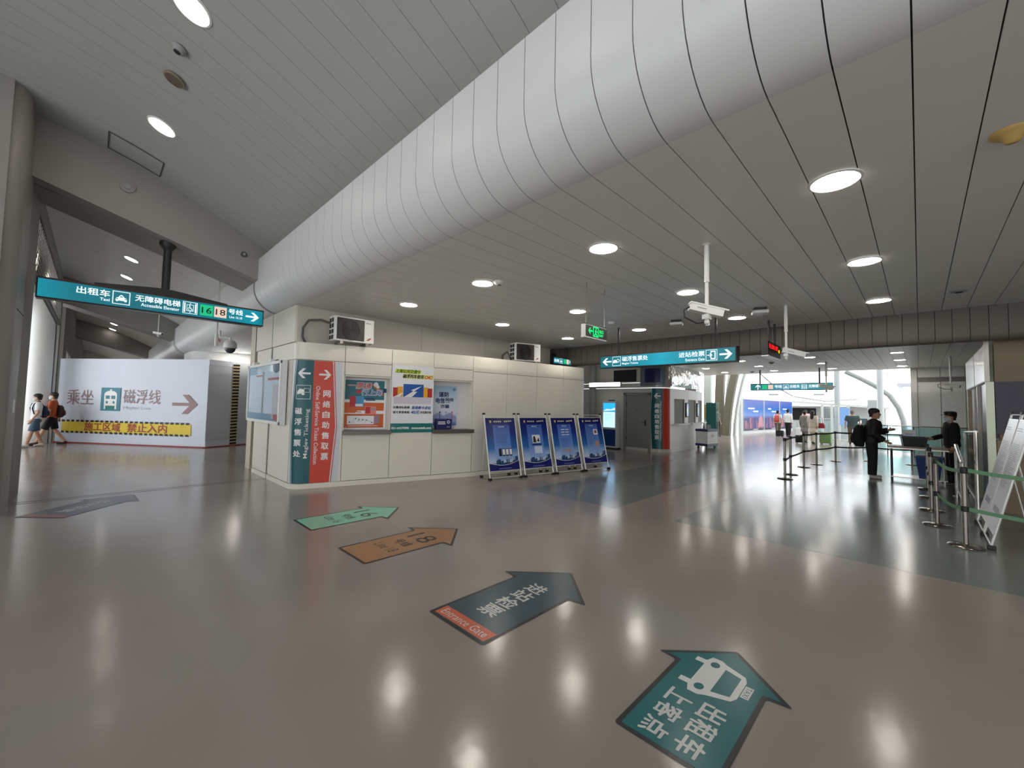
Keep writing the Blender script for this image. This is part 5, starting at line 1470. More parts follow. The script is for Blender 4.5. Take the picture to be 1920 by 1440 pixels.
for z, w_ in ((.97, 'upper'), (.478, 'lower')):
    belt(RP[0], (7.62, -2.2), z, GREENB, '%s green belt running out of the right edge' % w_, 'green belts of the right-hand line', .05)
queue_post((7.62, -2.2, 0), 'steel queue post outside the right edge', 'queue posts in the right-hand line')

# ------------------------------------------------------------------ inspection table, crate, bin, paper sign
tbl = thing('inspection_table', 'steel-legged table with a tan top between the man and the guard', 'table', (14.36, .06, 0), 0)
MB().box(-.32, -.52, .83, .32, .52, .87, mat('table_top_tan', (168, 150, 124), .4)).build('table_top', tbl, bevel=.005)
MB().box(-.33, -.53, .80, .33, .53, .83, STEEL).build('edge_rail', tbl)
for x in (-.28, .28):
    for y in (-.47, .47): MB().tube([(x, y, 0), (x, y, .80)], .016, STEEL, 8).build('leg', tbl)
MB().box(-.30, -.50, .10, .30, .50, .12, STEEL).build('lower_shelf', tbl)
crt = thing('plastic_crate', 'open dark grey plastic crate on the table', 'crate', (14.30, .12, .872), math.radians(8))
c_ = MB(); h = .24
def frustum(b, w0, d0, w1, d1, z0, z1, m, th=.012, floor_=True):
    o = [(-w0/2, -d0/2, z0), (w0/2, -d0/2, z0), (w0/2, d0/2, z0), (-w0/2, d0/2, z0), (-w1/2, -d1/2, z1), (w1/2, -d1/2, z1), (w1/2, d1/2, z1), (-w1/2, d1/2, z1)]
    i_ = [(x*(1-2*th/ w1), y_*(1-2*th/d1), z_+(th if z_ == z0 else 0)) for x, y_, z_ in o]
    fs = [(0, 1, 5, 4), (1, 2, 6, 5), (2, 3, 7, 6), (3, 0, 4, 7), (3, 2, 1, 0)]
    b.add(o+i_, fs+[tuple(8+a for a in f[::-1]) for f in fs]+[(4, 5, 13, 12), (5, 6, 14, 13), (6, 7, 15, 14), (7, 4, 12, 15)], m)
frustum(c_, .30, .40, .36, .46, 0, h, mat('dark_grey_plastic', (44, 48, 52), .4)); c_.build('tub', crt)
c_ = MB(); c_.box(-.19, -.24, h-.03, .19, -.225, h, BLACK); c_.box(-.19, .225, h-.03, .19, .24, h, BLACK); c_.box(-.19, -.24, h-.03, -.175, .24, h, BLACK); c_.box(.175, -.24, h-.03, .19, .24, h, BLACK); c_.build('rim', crt)
bn_ = thing('waste_bin', 'tapered blue plastic bin under the table', 'bin', (14.48, -.14, .121))
b_ = MB(); frustum(b_, .30, .36, .40, .48, 0, .50, mat('blue_bin_plastic', (18, 52, 132), .4)); b_.build('tub', bn_)
b_ = MB(); 
for a in ((-.21, -.25, .21, -.235), (-.21, .235, .21, .25), (-.21, -.25, -.195, .25), (.195, -.25, .21, .25)): b_.box(a[0], a[1], .48, a[2], a[3], .51, mat('blue_bin_plastic', (18, 52, 132), .4))
b_.build('rim', bn_)
ps = thing('paper_sign_holder', 'white paper sign in a clear holder behind the crate', 'sign', (14.56, .20, .872), -PI/2)
MB().box(-.14, -.004, 0, .14, .004, .40, glass('acrylic', (236, 242, 244), .8)).build('holder', ps); MB().box(-.125, -.006, .14, .125, -.0045, .39, SHEETW).build('paper', ps)
p_ = MB(); p_.rect(-.07, .28, .07, .295, -.007, SKYB); p_.rect(-.035, .20, .05, .215, -.007, BPRINT); p_.build('print', ps); MB().box(-.14, -.04, -.0005, .14, .04, .005, glass('acrylic', (236, 242, 244), .8)).build('foot', ps)

# ------------------------------------------------------------------ steel and glass barriers by the guard
def barrier(label, x0, x1, y, h0, h1, group):
    r = thing('glass_barrier', label, 'barrier', (x0, y, 0), 0, group)
    L = x1-x0
    for x, h_ in ((0, h0), (L, h1)):
        MB().tube([(x, 0, 0), (x, 0, h_)], .028, CHROME, 14).build('post', r, smooth=50); MB().lathe([(.06, 0), (.06, .015), (.03, .02)], CHROME, 18, (x, 0, 0)).build('post_foot', r, smooth=50)
    MB().tube([(0, 0, h0), (L, 0, h1)], .028, STEEL, 12).build('top_rail', r, smooth=50)
    MB().tube([(0, 0, .16), (L, 0, .16)], .02, STEEL, 10).build('bottom_rail', r, smooth=50)
    g_ = MB(); g_.plate([(.05, .2), (L-.05, .2), (L-.05, h1-.05), (.05, h0-.05)], -.005, .005, GLASS); g_.build('glass_panel', r)
    return r
barrier('steel and glass barrier with sloping rail in front of the guard', 10.9, 12.6, -.52, .82, 1.05, 'glass barriers near the guard')
barrier('taller steel and glass barrier beside the booth corner', 11.0, 13.4, -.70, 1.38, 1.30, 'glass barriers near the guard')
# low glass balustrade in front of the white wall
bal = thing('glass_balustrade', 'low teal glass balustrade before the bright hall', 'balustrade', (23.2, 0, 0))
for i in range(4):
    y0 = 1.75-i*.78
    MB().box(-.008, y0-.75, .08, .008, y0, 1.12, GLASST).build('glass_panel', bal); MB().tube([(0, y0, 0), (0, y0, 1.15)], .02, STEEL, 8).build('post', bal)
MB().tube([(0, 1.75, 1.15), (0, -1.35, 1.15)], .022, STEEL, 10).build('handrail', bal); MB().tube([(0, 1.75, .72), (0, -1.35, .72)], .014, STEEL, 8).build('mid_rail', bal)

# ------------------------------------------------------------------ booth at the right edge
bo = MB(); bo.box(11.2, -6, 2.28, 11.35, -.96, 3.56, mat('beige_wall', (128, 114, 88), .6)); bo.box(11.2, -6, 1.28, 11.35, -.96, 2.28, mat('navy_wall', (66, 62, 78), .5)); bo.box(11.2, -6, 0, 11.35, -.96, 1.25, mat('tan_cabinet', (128, 112, 84), .5))
MB().box(10.66, -6.0, 0, 24.0, -5.9, 3.56, PLAS).build('wall_corridor', kind='structure')
wrt = bo.build('wall_right', kind='structure')
nt_ = MB(); nt_.box(11.19, -1.75, 1.55, 11.2, -1.28, 2.18, mat('grey_notice', (120, 116, 118), .5)); nt_.box(11.185, -1.7, 1.9, 11.19, -1.4, 1.95, GREY); nt_.build('wall_notice', label='grey notice sheet on the navy wall at the right edge', cat='notice')
bb = MB(); bb.box(11.12, -1.45, 1.25, 11.2, -1.12, 1.40, mat('binder_blue', (20, 90, 140), .4)); bb.build('binder', label='blue binder lying at the foot of the navy wall', cat='binder')
bb = MB(); bb.box(11.12, -1.08, 1.25, 11.2, -.99, 1.36, mat('brick_red_box', (120, 76, 62), .5)); bb.build('small_box', label='small brick-red box beside the blue binder', cat='box')
hd_ = thing('booth_header', 'glossy white overhead casing of the booth at right', 'casing', (11.2, -.85, 2.28))
MB().box(0, -.05, 0, 4.25, 0, .70, mat('gloss_white', (226, 230, 236), .18)).build('casing', hd_, bevel=.03); MB().box(-.04, -.05, .002, 0.0, .012, .72, CREAM).build('end_trim', hd_)
MB().box(2.0, .0, .02, 2.02, .004, .68, GREY).build('seam', hd_)
bp = thing('booth_posts', 'cream booth frame with glazed strips below the white casing', 'frame', (11.2, -.85, 0))
for x, w_, m in ((0.0, .07, mat('pale_green_white', (232, 240, 214), .3)), (1.55, .10, CREAM), (3.9, .14, mat('cream_post', (216, 204, 168), .4))):
    MB().box(x, -.10, 0, x+w_, 0, 2.279, m).build('post', bp)
MB().box(3.0, -.14, 0, 3.9, -.06, 2.28, mat('tan_post', (176, 154, 122), .5)).build('tan_panel', bp)
MB().box(1.65, -.06, 1.0, 3.0, -.05, 2.28, glass('booth_glass', (200, 206, 206), .5)).build('glass_panel', bp); MB().box(.07, -.06, .1, 1.55, -.05, 2.28, mat('booth_opening_shade', (44, 40, 58), .3)).build('shaded_opening_sheet', bp)  # dark navy sheet stands in for the shade inside the booth opening

# ------------------------------------------------------------------ white end wall under the far ceiling edge
we2 = MB(); we2.box(23.9, -6, 0, 24.0, .22, 3.56, mat('pale_wall', (236, 239, 236), .45)); wall_gate = we2.build('wall_gate', kind='structure')
MB().box(23.86, -1.6, 2.98, 23.9, .03, 3.16, mat('grey_slot', (130, 126, 124), .5)).build('slot_band', wall_gate)
for y in (.05, -.62, -1.3): MB().box(23.89, y-.01, 0, 23.9, y+.01, 3.5, GREY).build('seam', wall_gate)
MB().box(23.84, .05, 0, 24.02, .24, 3.56, WHITE).build('end_pier', wall_gate)

# ------------------------------------------------------------------ service trolley beside the second kiosk
tr = thing('service_trolley', 'white and navy service trolley with bottles on top', 'trolley', (18.25, 6.42, 0), math.radians(-10))
MB().box(-.40, -.26, .20, .40, .26, .80, PLASTIC).build('body', tr, bevel=.01); MB().box(-.41, -.27, .74, .41, .27, .84, mat('navy_plastic', (34, 40, 92), .4)).build('top_tray', tr, bevel=.01); MB().box(-.41, -.27, .14, .41, .27, .24, mat('navy_plastic', (34, 40, 92), .4)).build('bumper', tr, bevel=.01)
for x in (-.32, .32):
    for y in (-.18, .18):
        w_ = MB(); w_.cyl((x, y-.02, .06), (x, y+.02, .06), .06, BLACK, 16); w_.box(x-.02, y-.03, .06, x+.02, y+.03, .14, DARK); w_.build('wheel', tr, smooth=40)
l_ = MB(); l_.tube([(-.02+.06*math.cos(a), -.262, .56+.06*math.sin(a)) for a in [2*PI*i/16 for i in range(17)]], .008, GREY, 6, False); l_.build('emblem_ring', tr)
for i, (x, y) in enumerate(((-.1, -.1), (.02, .1), (.16, -.08), (.28, .06), (-.24, .05))):
    b_ = thing('bottle', 'small dark-capped bottle on the service trolley, %s from the left' % ['third', 'middle', 'fourth', 'last', 'first'][i] if i != 1 else 'small dark-capped bottle standing at the middle back of the trolley', 'bottle', (tr.location.x+x, tr.location.y+y, .841), 0, 'bottles on the trolley')
    q_ = MB(); q_.lathe([(.03, 0), (.032, .02), (.032, .13), (.014, .17), (.014, .20)], mat('bottle_clear', (170, 170, 172), .2), 14); q_.build('bottle_body', b_, smooth=50); q_ = MB(); q_.lathe([(.017, .19), (.017, .225), (0, .226)], BLACK, 12); q_.build('cap', b_, smooth=50)

# ------------------------------------------------------------------ bright hall beyond
WH = mat('far_white_paint', (226, 230, 228), .5); RIBM = mat('far_rib_metal', (128, 123, 106), .4); FG = mat('far_grey_metal', (176, 182, 184), .5)
pwA = Vector((31.3, 8.62)); pwB = Vector((41.0, 7.56)); LPW, APW = wall_frame(pwA, pwB)
pw = MB(); pw.box(-.25, 0, 0, LPW, .2, 2.62, WH); wall_poster = pw.build('wall_poster', None, (pwA.x, pwA.y, 0), (0, 0, APW), kind='structure')
SKYP = gradient('city_dusk_glow_print', [(0, (30, 28, 62)), (.16, (84, 64, 104)), (.38, (46, 54, 126)), (.5, (110, 140, 206)), (.66, (26, 110, 196)), (1, (52, 58, 160))], 'Z', .3, .12, .12, 5)  # printed sheet given a faint glow of its own, not a lamp
for i, (x0, x1) in enumerate(((.05, 3.55), (3.75, 6.7), (6.9, 9.6))):
    r = thing('city_poster', 'large dusk city skyline poster on the far wall, %s' % ['left one', 'middle one', 'right one partly hidden by people'][i], 'poster', (pwA.x+math.cos(APW)*x0, pwA.y+math.sin(APW)*x0, .2), APW, 'city skyline posters')
    w_ = x1-x0; MB().box(0, -.03, 0, w_, 0, 2.2, SKYP).build('sheet', r)
    f_ = MB(); f_.frame2(-.04, -.04, w_+.04, 2.24, .05, -.032, WH); f_.build('frame', r)
    p_ = MB(); rnd = random.Random(i+3); x = .1
    while x < w_-.25:
        b_ = rnd.uniform(.08, .25); h_ = rnd.uniform(.3, .85); p_.rect(x, .15, x+b_, .15+h_, -.034, [mat('far_building_warm', (150, 110, 136), .5), mat('far_building_violet', (90, 80, 140), .5), mat('far_building_rose', (190, 130, 140), .5)][rnd.randrange(3)]); x += b_*1.1
    p_.poly([(w_*.7, .25), (w_*.98, .25), (w_*.94, .9), (w_*.84, 1.1), (w_*.74, .85)], -.035, mat('far_tower_pink', (206, 146, 160), .5))
    for k_ in range(2): bars(p_, w_*(.2+.25*k_), 1.45-.2*k_, w_*(.55+.3*k_), 1.62-.2*k_, 1, -.036, WPRINT, .6, k_+i)
    p_.rect(w_*.45, .06, w_*.7, .11, -.036, WPRINT); p_.build('print', r)
# curved ribs of the station shell at the left of the hall
def rib(name, label, pts, w, d, m):
    b = MB(); k = b._m(m); n = len(pts)
    for x, y, z in pts:
        for dx, dy in ((-d/2, -w/2), (d/2, -w/2), (d/2, w/2), (-d/2, w/2)): b.v.append((x+dx, y+dy, z))
    for i in range(n-1):
        for j in range(4): q = 4*i; b.f.append([q+j, q+(j+1) % 4, q+4+(j+1) % 4, q+4+j]); b.mi.append(k)
    return b.build(name, label=label, cat='column', smooth=30)
for i, (x, y0, yt, w_, m) in enumerate(((27.0, 9.4, 9.4, .42, WH), (29.0, 9.42, 9.3, .5, RIBM), (29.1, 9.05, 8.72, .2, WH), (28.6, 8.84, 8.3, .42, RIBM), (29.1, 8.50, 7.86, .14, WH))):
    pts = [(x, y0+(yt-y0)*(z/4.0)**1.7, z) for z in [0, .8, 1.6, 2.4, 3.2, 4.0, 5.0, 6.0]]
    rib('curved_rib', ['plain white post left of the curved ribs', 'tan curved rib next to the white post', 'slim white curved rib in the middle', 'broad tan curved rib', 'thin white outer rib beside the city posters'][i], pts, w_, .35, m)
tp = thing('glass_sign_panel', 'tall teal panel with a pale glass edge beside the ribs', 'panel', (26.4, 8.85, 0), 0)
MB().box(-.05, -.12, 0, .05, .45, 2.05, mat('dark_teal_panel', (16, 84, 84), .4)).build('panel', tp); MB().box(-.06, -.24, 0, .06, -.12, 2.1, GLASST).build('glass_edge', tp)
gp = MB(); gp.box(26.79, 9.3, 1.0, 26.825, 9.55, 1.95, mat('gold_notice', (170, 144, 84), .5)); gp.build('gold_notice', label='small gold notice plate left of the teal panel', cat='notice')
# back building with dark openings, canopy line, posts and arch
bb2 = MB(); bb2.box(44.0, 1.9, 0, 44.3, 12, 2.1, WH); wall_hall = bb2.build('wall_hall', kind='structure')
for y0, y1 in ((6.38, 8.13), (5.03, 6.0)): MB().box(43.95, y0, .85, 44.0, y1, 1.92, BLACK).build('dark_opening', wall_hall)
cn = MB(); cn.add([(x, y, z+dz) for x in (41.5, 45.0) for (y, z) in ((11.6, 2.62), (1.6, 1.92)) for dz in (0, .16)], [(0, 1, 3, 2), (4, 6, 7, 5), (0, 4, 5, 1), (2, 3, 7, 6), (1, 5, 7, 3), (0, 2, 6, 4)], mat('far_canopy', (206, 212, 210), .5)); cn.build('canopy', label='long white canopy edge across the far hall', cat='canopy')
ct = MB(); ct.box(41.5, 4.2, 0, 42.2, 6.7, 1.05, GLASST); ct.box(41.45, 4.15, 1.05, 42.3, 6.75, 1.1, WH); ct.build('service_counter', label='pale counter in front of the dark openings of the far hall', cat='counter')
for (x, y, n_, z1) in ((34.0, 3.80, 'white post left of the arch in the far hall', 7), (34.0, 1.70, 'white post at the foot of the arch in the far hall', 7)):
    b_ = MB(); b_.lathe([(.16, 0), (.16, z1)], mat('hall_post_grey', (180, 186, 186), .5), 16, (x, y, 0)); b_.build('hall_post', label=n_, cat='post', smooth=50)
ab = MB(); 
arcpts = [(36, 3.56, 4.41), (36, 2.86, 3.98), (36, 2.04, 3.4), (36, 1.35, 2.77), (36, .94, 1.98), (36, .73, 1.15), (36, .68, .31), (36, .74, 0)]
ab.tube(arcpts, .15, mat('arch_grey', (150, 156, 154), .4), 10); ab.build('glazing_arch', label='curved grey glazing arch in the far hall', cat='arch', smooth=60)
# far roof braces and hanging lamps
for i, (p0, p1, n_) in enumerate((((33, 8.3, 4.6), (36, 6.6, 2.75), 'left'), ((36, 6.5, 2.7), (39, 3.2, 2.6), 'right'))):
    b_ = MB(); b_.tube([p0, ((p0[0]+p1[0])/2, (p0[1]+p1[1])/2, (p0[2]+p1[2])/2-.25), p1], .05, FG, 8); b_.build('roof_brace', label='thin curved roof brace in the far hall, %s one' % n_, cat='brace', smooth=60)
for i, y in enumerate((7.6, 4.9)):
    r = thing('hanging_lamp_box', 'small grey box lamp hanging in the far hall, %s one' % ['left', 'right'][i], 'lamp', (35.0, y, 2.75)); MB().box(-.1, -.3, 0, .1, .3, .12, FG).build('box', r); MB().tube([(0, 0, .12), (0, 0, 3.49)], .01, FG, 6).build('cord', r)
# acrylic stand, equipment by the gate
ac = thing('display_rack', 'white upright display rack beside the man in dark shirt', 'rack', (30.3, 3.5, 0), -PI/2)
for x in (-.6, -.15, .2, .6): MB().box(x-.06, -.04, .05, x+.06, .04, 2.0, WH).build('upright', ac)
MB().box(-.68, -.05, 2.0, .68, .05, 2.06, WH).build('top_bar', ac); MB().box(.22, -.05, .9, .66, -.041, 1.9, emit('rack_blue_glow', (140, 180, 235), .9)).build('blue_panel', ac); MB().box(-.55, .0, .1, .55, .02, 1.95, glass('acrylic', (236, 242, 244), .8)).build('clear_sheet', ac)
for x in (-.6, .6): MB().box(x-.05, -.3, 0, x+.05, .3, .05, FG).build('foot', ac)
eq = thing('gate_machine', 'grey column machine with screen behind the man in dark shirt', 'machine', (32.0, 1.95, 0), -PI/2)
MB().box(-.22, -.2, 0, .22, .2, 2.4, FG).build('column', eq, bevel=.02); MB().box(-.9, -.1, .7, -.25, .15, 1.3, mat('machine_slate', (70, 86, 96), .4)).build('side_unit', eq, bevel=.02); MB().box(-.8, -.115, 1.0, -.5, -.1, 1.2, E_WHITE).build('screen', eq)
# outdoors seen through the glazing: pale building and platform
ob = MB(); ob.box(58, -6, 0, 66, 1.2, 4.4, mat('far_pale_building', (206, 210, 224), .7)); ob.box(57.9, -6, 4.4, 66.2, 1.6, 4.7, mat('far_roof_edge', (150, 154, 160), .6)); ob.box(57.95, -1.2, 2.0, 58, .2, 2.6, mat('far_blue_banner', (90, 100, 190), .5)); ob.build('platform_building', label='pale building with grey roof edge outside the glazing', cat='building')

# slim roof frame of the far hall, with added shading slats, out of view
rf = MB()
for y in (.6, 4.9, 7.6): rf.box(24.2, y-.08, 6.24, 44.5, y+.08, 6.4, WH)
for x in (33.0, 35.0): rf.box(x-.08, .6, 6.24, x+.08, 9, 6.4, WH)
for i in range(9): rf.box(24.2, -9+i*2.8, 6.5, 47, -7.75+i*2.8, 6.62, WH)  # unseen opaque slats added to cut the sky light falling into the hall
rf.build('roof_frame_and_shade', kind='structure')
# ------------------------------------------------------------------ people
def remeshed(mb, name, voxel, smooth_it=3, mats=None):
    me = mb.mesh(name); o = bpy.data.objects.new(name, me); COL.objects.link(o)
    r = o.modifiers.new('r', 'REMESH'); r.mode = 'VOXEL'; r.voxel_size = voxel
    if smooth_it:
        s = o.modifiers.new('s', 'SMOOTH'); s.factor = .5; s.iterations = smooth_it
    dg = bpy.context.evaluated_depsgraph_get(); dg.update()
    nm = bpy.data.meshes.new_from_object(o.evaluated_get(dg))
    bpy.data.objects.remove(o, do_unlink=True)
    nm.materials.clear()
    for m in mb.mats: nm.materials.append(m)
    nm.polygons.foreach_set('use_smooth', [True]*len(nm.polygons))
    nm.polygons.foreach_set('material_index', [0]*len(nm.polygons))
    nm.name = name
    return nm
def part(name, mesh, parent):
    o = bpy.data.objects.new(name, mesh); COL.objects.link(o); o.parent = parent; return o
def hand(mb, wr, d, thumb, m, curl=.5):
    """palm, four fingers and a thumb; d = forearm direction, thumb = side the thumb is on"""
    d = Vector(d).normalized(); th = Vector(thumb); th = (th-d*th.dot(d)).normalized(); n = d.cross(th)
    wr = Vector(wr); pc = wr+d*.05
    mb.tube([wr-d*.02, wr+d*.02, wr+d*.085], [.026, .034, .036], m, 10)
    for i, L in enumerate((.072, .082, .076, .060)):
        b = wr+d*.085+th*(.027-.018*i)
        k1 = b+(d*math.cos(curl*.5)+n*math.sin(curl*.5))*L*.45
        k2 = k1+(d*math.cos(curl*1.3)+n*math.sin(curl*1.3))*L*.32
        k3 = k2+(d*math.cos(curl*2.0)+n*math.sin(curl*2.0))*L*.26
        mb.tube([b-d*.02, b, k1, k2, k3], [.0095, .0095, .009, .0085, .007], m, 8)
    b = wr+d*.03+th*.03
    mb.tube([b-th*.015, b+th*.022+d*.02, b+th*.034+d*.048+n*.008, b+th*.036+d*.072+n*.016], [.013, .012, .010, .008], m, 8)
def person(name, label, loc, rz, H=1.72, voxel=.012, top=None, bottom=None, shoes=None, legs='stand', arms=None, sleeve='long', pants='long', hair='short', hair_m=None, mask=False, cap=False, lean=0.0, stride=.0, wide=1.0, long_hair=False, coat=False, thumb_in=True, headturn=0.0, bulk=0.0, hs=1.04):
    r = thing(name, label, 'person', loc, rz)
    k = H/1.74
    P = lambda x, y, z: Vector((x*k*wide if abs(x) > .05 else x*k, (y+lean*max(0, z-.9))*k, z*k))
    # legs
    st = stride
    legsd = {}
    for s in (-1, 1):
        f = st*s
        hip = P(.085*s, 0, .90); ank = P(.085*s, -f*.42, .085+abs(f)*(.05 if f < 0 else 0)); kn = P(.09*s, -f*.16-.015-abs(f)*.04, .49)
        toe = ank+Vector((.01*s, -.15*k, -.055*k)) if not (f < 0) else ank+Vector((.01*s, -.14*k, -.075*k))
        legsd[s] = (hip, kn, ank, toe)
    sh = {s: P(.175*s, 0, 1.425) for s in (-1, 1)}
    arms = arms or {}
    armsd = {}
    for s in (-1, 1):
        a = arms.get(s)
        if a: el, wr = P(*a[0]), P(*a[1])
        else: el, wr = P(.225*s, .03-st*s*.10, 1.13), P(.235*s, -.04-st*s*.22, .89)
        armsd[s] = (el, wr)
    q = lambda v, z: (0, (v+lean*max(0, z-.9))*k, z*k)
    # continuous body
    b = MB()
    tors = [(.82, .15, .10, .0), (.90, .165, .112, .0), (1.0, .150, .102, .0), (1.10, .142, .098, .0), (1.22, .162, .108, -.005), (1.33, .180, .108, 0), (1.40, .178, .092, .005), (1.45, .120, .070, .008), (1.49, .06, .055, .01)]
    b.loft([(0, q(v, z)[1], z*k, rx*k*wide, ry*k) for z, rx, ry, v in tors], SKIN, 20)
    hy = q(0, 1.6)[1]; hz0 = 1.60*k
    b.tube([P(0, .012, 1.42), P(0, .0, 1.50), P(0, -.008, 1.56)], [.062*k, .052*k, .052*k], SKIN, 12)
    hs_ = [(1.500, .030, .034, -.040), (1.515, .046, .052, -.030), (1.54, .058, .072, -.018), (1.575, .068, .086, -.006), (1.61, .074, .094, 0), (1.65, .077, .098, .004), (1.69, .072, .092, .008), (1.72, .054, .070, .01), (1.738, .026, .034, .01)]
    hb_ = MB(); hb_.loft([(0, v*k+hy, z*k, rx*k, ry*k) for z, rx, ry, v in hs_], SKIN, 20)
    hb_.ell((0, -.100*k+hy, 1.598*k), (.013*k, .018*k, .024*k), SKIN, 10, 7); hb_.ell((0, -.088*k+hy, 1.553*k), (.024*k, .012*k, .010*k), SKIN, 10, 7)
    for s in (-1, 1): hb_.ell((.078*k*s, .008*k+hy, 1.60*k), (.010*k, .020*k, .032*k), SKIN, 8, 7)
    HT = Matrix.Translation((0, hy, 0)) @ Matrix.Rotation(headturn, 4, 'Z') @ Matrix.Translation((0, -hy, 0))
    HT = HT @ Matrix.Translation((0, hy, 1.52*k)) @ Matrix.Scale(hs, 4) @ Matrix.Translation((0, -hy, -1.52*k))
    hb_.xform(HT)
    i0 = len(b.v); b.v.extend(hb_.v); b.f += [[i0+a for a in f] for f in hb_.f]; b.mi += [0]*len(hb_.f)
    for s in (-1, 1):
        hip, kn, ank, toe = legsd[s]
        b.tube([hip+Vector((0, 0, .05)), hip, hip.lerp(kn, .5), kn, kn.lerp(ank, .35), ank], [.085*k, .088*k, .072*k, .054*k, .055*k, .036*k], SKIN, 12)
        b.tube([ank+Vector((0, .04*k, -.03*k)), ank+Vector((0, -.02*k, -.035*k)), toe], [.032*k, .038*k, .025*k], SKIN, 10)
        el, wr = armsd[s]
        b.tube([sh[s]+Vector((-.03*s*k, 0, 0)), sh[s], sh[s].lerp(el, .5), el, el.lerp(wr, .4), wr], [.05*k, .054*k, .045*k, .038*k, .036*k, .025*k], SKIN, 10)
        hand(b, wr, wr-el, Vector((0, -1, .6)) if abs((wr-el).normalized().z) > .7 else Vector((-.3*s, 0, 1)), SKIN)
    part('body', remeshed(b, 'body', voxel, 2), r)
    # clothing
    vx = voxel*1.0
    if top:
        c = MB(); zlow = .62 if coat else .84
        t2 = [t for t in tors if t[0] >= zlow and t[0] <= 1.45]
        if coat: t2 = [(.60, .19, .14, .01), (.75, .18, .13, .0)]+t2
        c.loft([(0, q(v, z)[1], z*k, (rx+.022+bulk)*k*wide, (ry+.022+bulk)*k) for z, rx, ry, v in t2]+[(0, q(.01, 1.475)[1], 1.475*k, .075*k, .065*k)], top, 20)
        for s in (-1, 1):
            el, wr = armsd[s]
            if sleeve == 'long': c.tube([sh[s]+Vector((-.05*s*k, 0, -.01)), sh[s], sh[s].lerp(el, .5), el, el.lerp(wr, .5), el.lerp(wr, .93)], [(q_+bulk*.6)*k for q_ in (.066, .072, .064, .055, .05, .043)], top, 12)
            elif sleeve == 'short': c.tube([sh[s]+Vector((-.05*s*k, 0, -.01)), sh[s], sh[s].lerp(el, .4), sh[s].lerp(el, .75)], [.066*k, .072*k, .066*k, .066*k], top, 12)
            else: c.tube([sh[s]+Vector((-.05*s*k, 0, -.01)), sh[s], sh[s].lerp(el, .25)], [.066*k, .070*k, .062*k], top, 12)
        part('coat' if coat else ('jacket' if sleeve == 'long' else 'shirt'), remeshed(c, 'top', vx, 3), r)
    if bottom:
        c = MB(); c.loft([(0, q(v, z)[1], z*k, (rx+.016)*k*wide, (ry+.016)*k) for z, rx, ry, v in tors if z <= 1.0], bottom, 20)
        for s in (-1, 1):
            hip, kn, ank, toe = legsd[s]
            if pants == 'long': c.tube([hip+Vector((0, 0, .04)), hip, hip.lerp(kn, .5), kn, kn.lerp(ank, .5), ank.lerp(kn, .02)], [(q_+bulk*.5)*k for q_ in (.098, .102, .092, .076, .074, .066)], bottom, 12)
            else: c.tube([hip+Vector((0, 0, .04)), hip, hip.lerp(kn, .5), hip.lerp(kn, .92)], [.098*k, .104*k, .098*k, .092*k], bottom, 12)
        part('trousers' if pants == 'long' else 'shorts', remeshed(c, 'bottom', vx, 3), r)
    for s in (-1, 1):
        hip, kn, ank, toe = legsd[s]; c = MB(); m = shoes or BLACK
        zb = max(0.0, min(ank.z, toe.z+.03)-.085*k)
        hx, hyy = ank.x, ank.y
        c.tube([(hx, hyy+.055*k, zb+.045*k), (hx, hyy, zb+.052*k), (hx+.005*s, hyy-.09*k, zb+.044*k), (hx+.01*s, hyy-.185*k, zb+.036*k)], [.040*k, .048*k, .046*k, .034*k], m, 12); c.tube([(hx, hyy+.01*k, zb+.05*k), (hx, hyy+.01*k, zb+.11*k)], [.046*k, .048*k], m, 12)
        me = remeshed(c, 'shoe', max(vx*.8, .006), 2)
        for v in me.vertices: v.co.z = max(v.co.z, zb+.002)
        part('shoe', me, r)
    # hair
    hm = hair_m or HAIR; c = MB()
    c.loft([(0, v*k+hy, z*k, (rx+.010)*k, (ry+.010)*k) for z, rx, ry, v in [(1.60, .070, .050, .042), (1.635, .076, .082, .018), (1.665, .076, .098, .008), (1.70, .070, .090, .01), (1.73, .050, .066, .012), (1.748, .02, .026, .012)]], hm, 18)
    if hair != 'bald': c.loft([(0, v*k+hy, z*k, rx*k, ry*k) for z, rx, ry, v in [(1.54, .05, .03, .065), (1.58, .066, .045, .05), (1.64, .078, .07, .03)]], hm, 16)
    if long_hair: c.loft([(0, v*k+hy, z*k, rx*k, ry*k) for z, rx, ry, v in [(1.30, .06, .03, .105), (1.40, .085, .04, .095), (1.52, .085, .05, .07), (1.62, .086, .07, .04)]], hm, 16)
    c.xform(HT); part('hair', remeshed(c, 'hair', max(vx*.7, .007), 2), r)
    # face
    for s in (-1, 1):
        e = MB(); e.ell((.030*k*s, -.088*k+hy, 1.625*k), (.013*k, .008*k, .007*k), mat('eye_dark', (40, 30, 28), .3), 10, 6); e.xform(HT); e.build('eye', r, smooth=60)
    if mask:
        c = MB(); c.loft([(0, v*k+hy, z*k, rx*k, ry*k) for z, rx, ry, v in [(1.505, .040, .045, -.048), (1.54, .062, .075, -.030), (1.575, .072, .088, -.022), (1.605, .066, .084, -.024)]], MASK, 18)
        c.xform(HT); part('face_mask', remeshed(c, 'face_mask', .008, 1), r)
    else:
        e = MB(); e.ell((0, -.098*k+hy, 1.553*k), (.022*k, .006*k, .005*k), mat('lip', (150, 84, 76), .5), 10, 6); e.xform(HT); e.build('mouth', r, smooth=60)
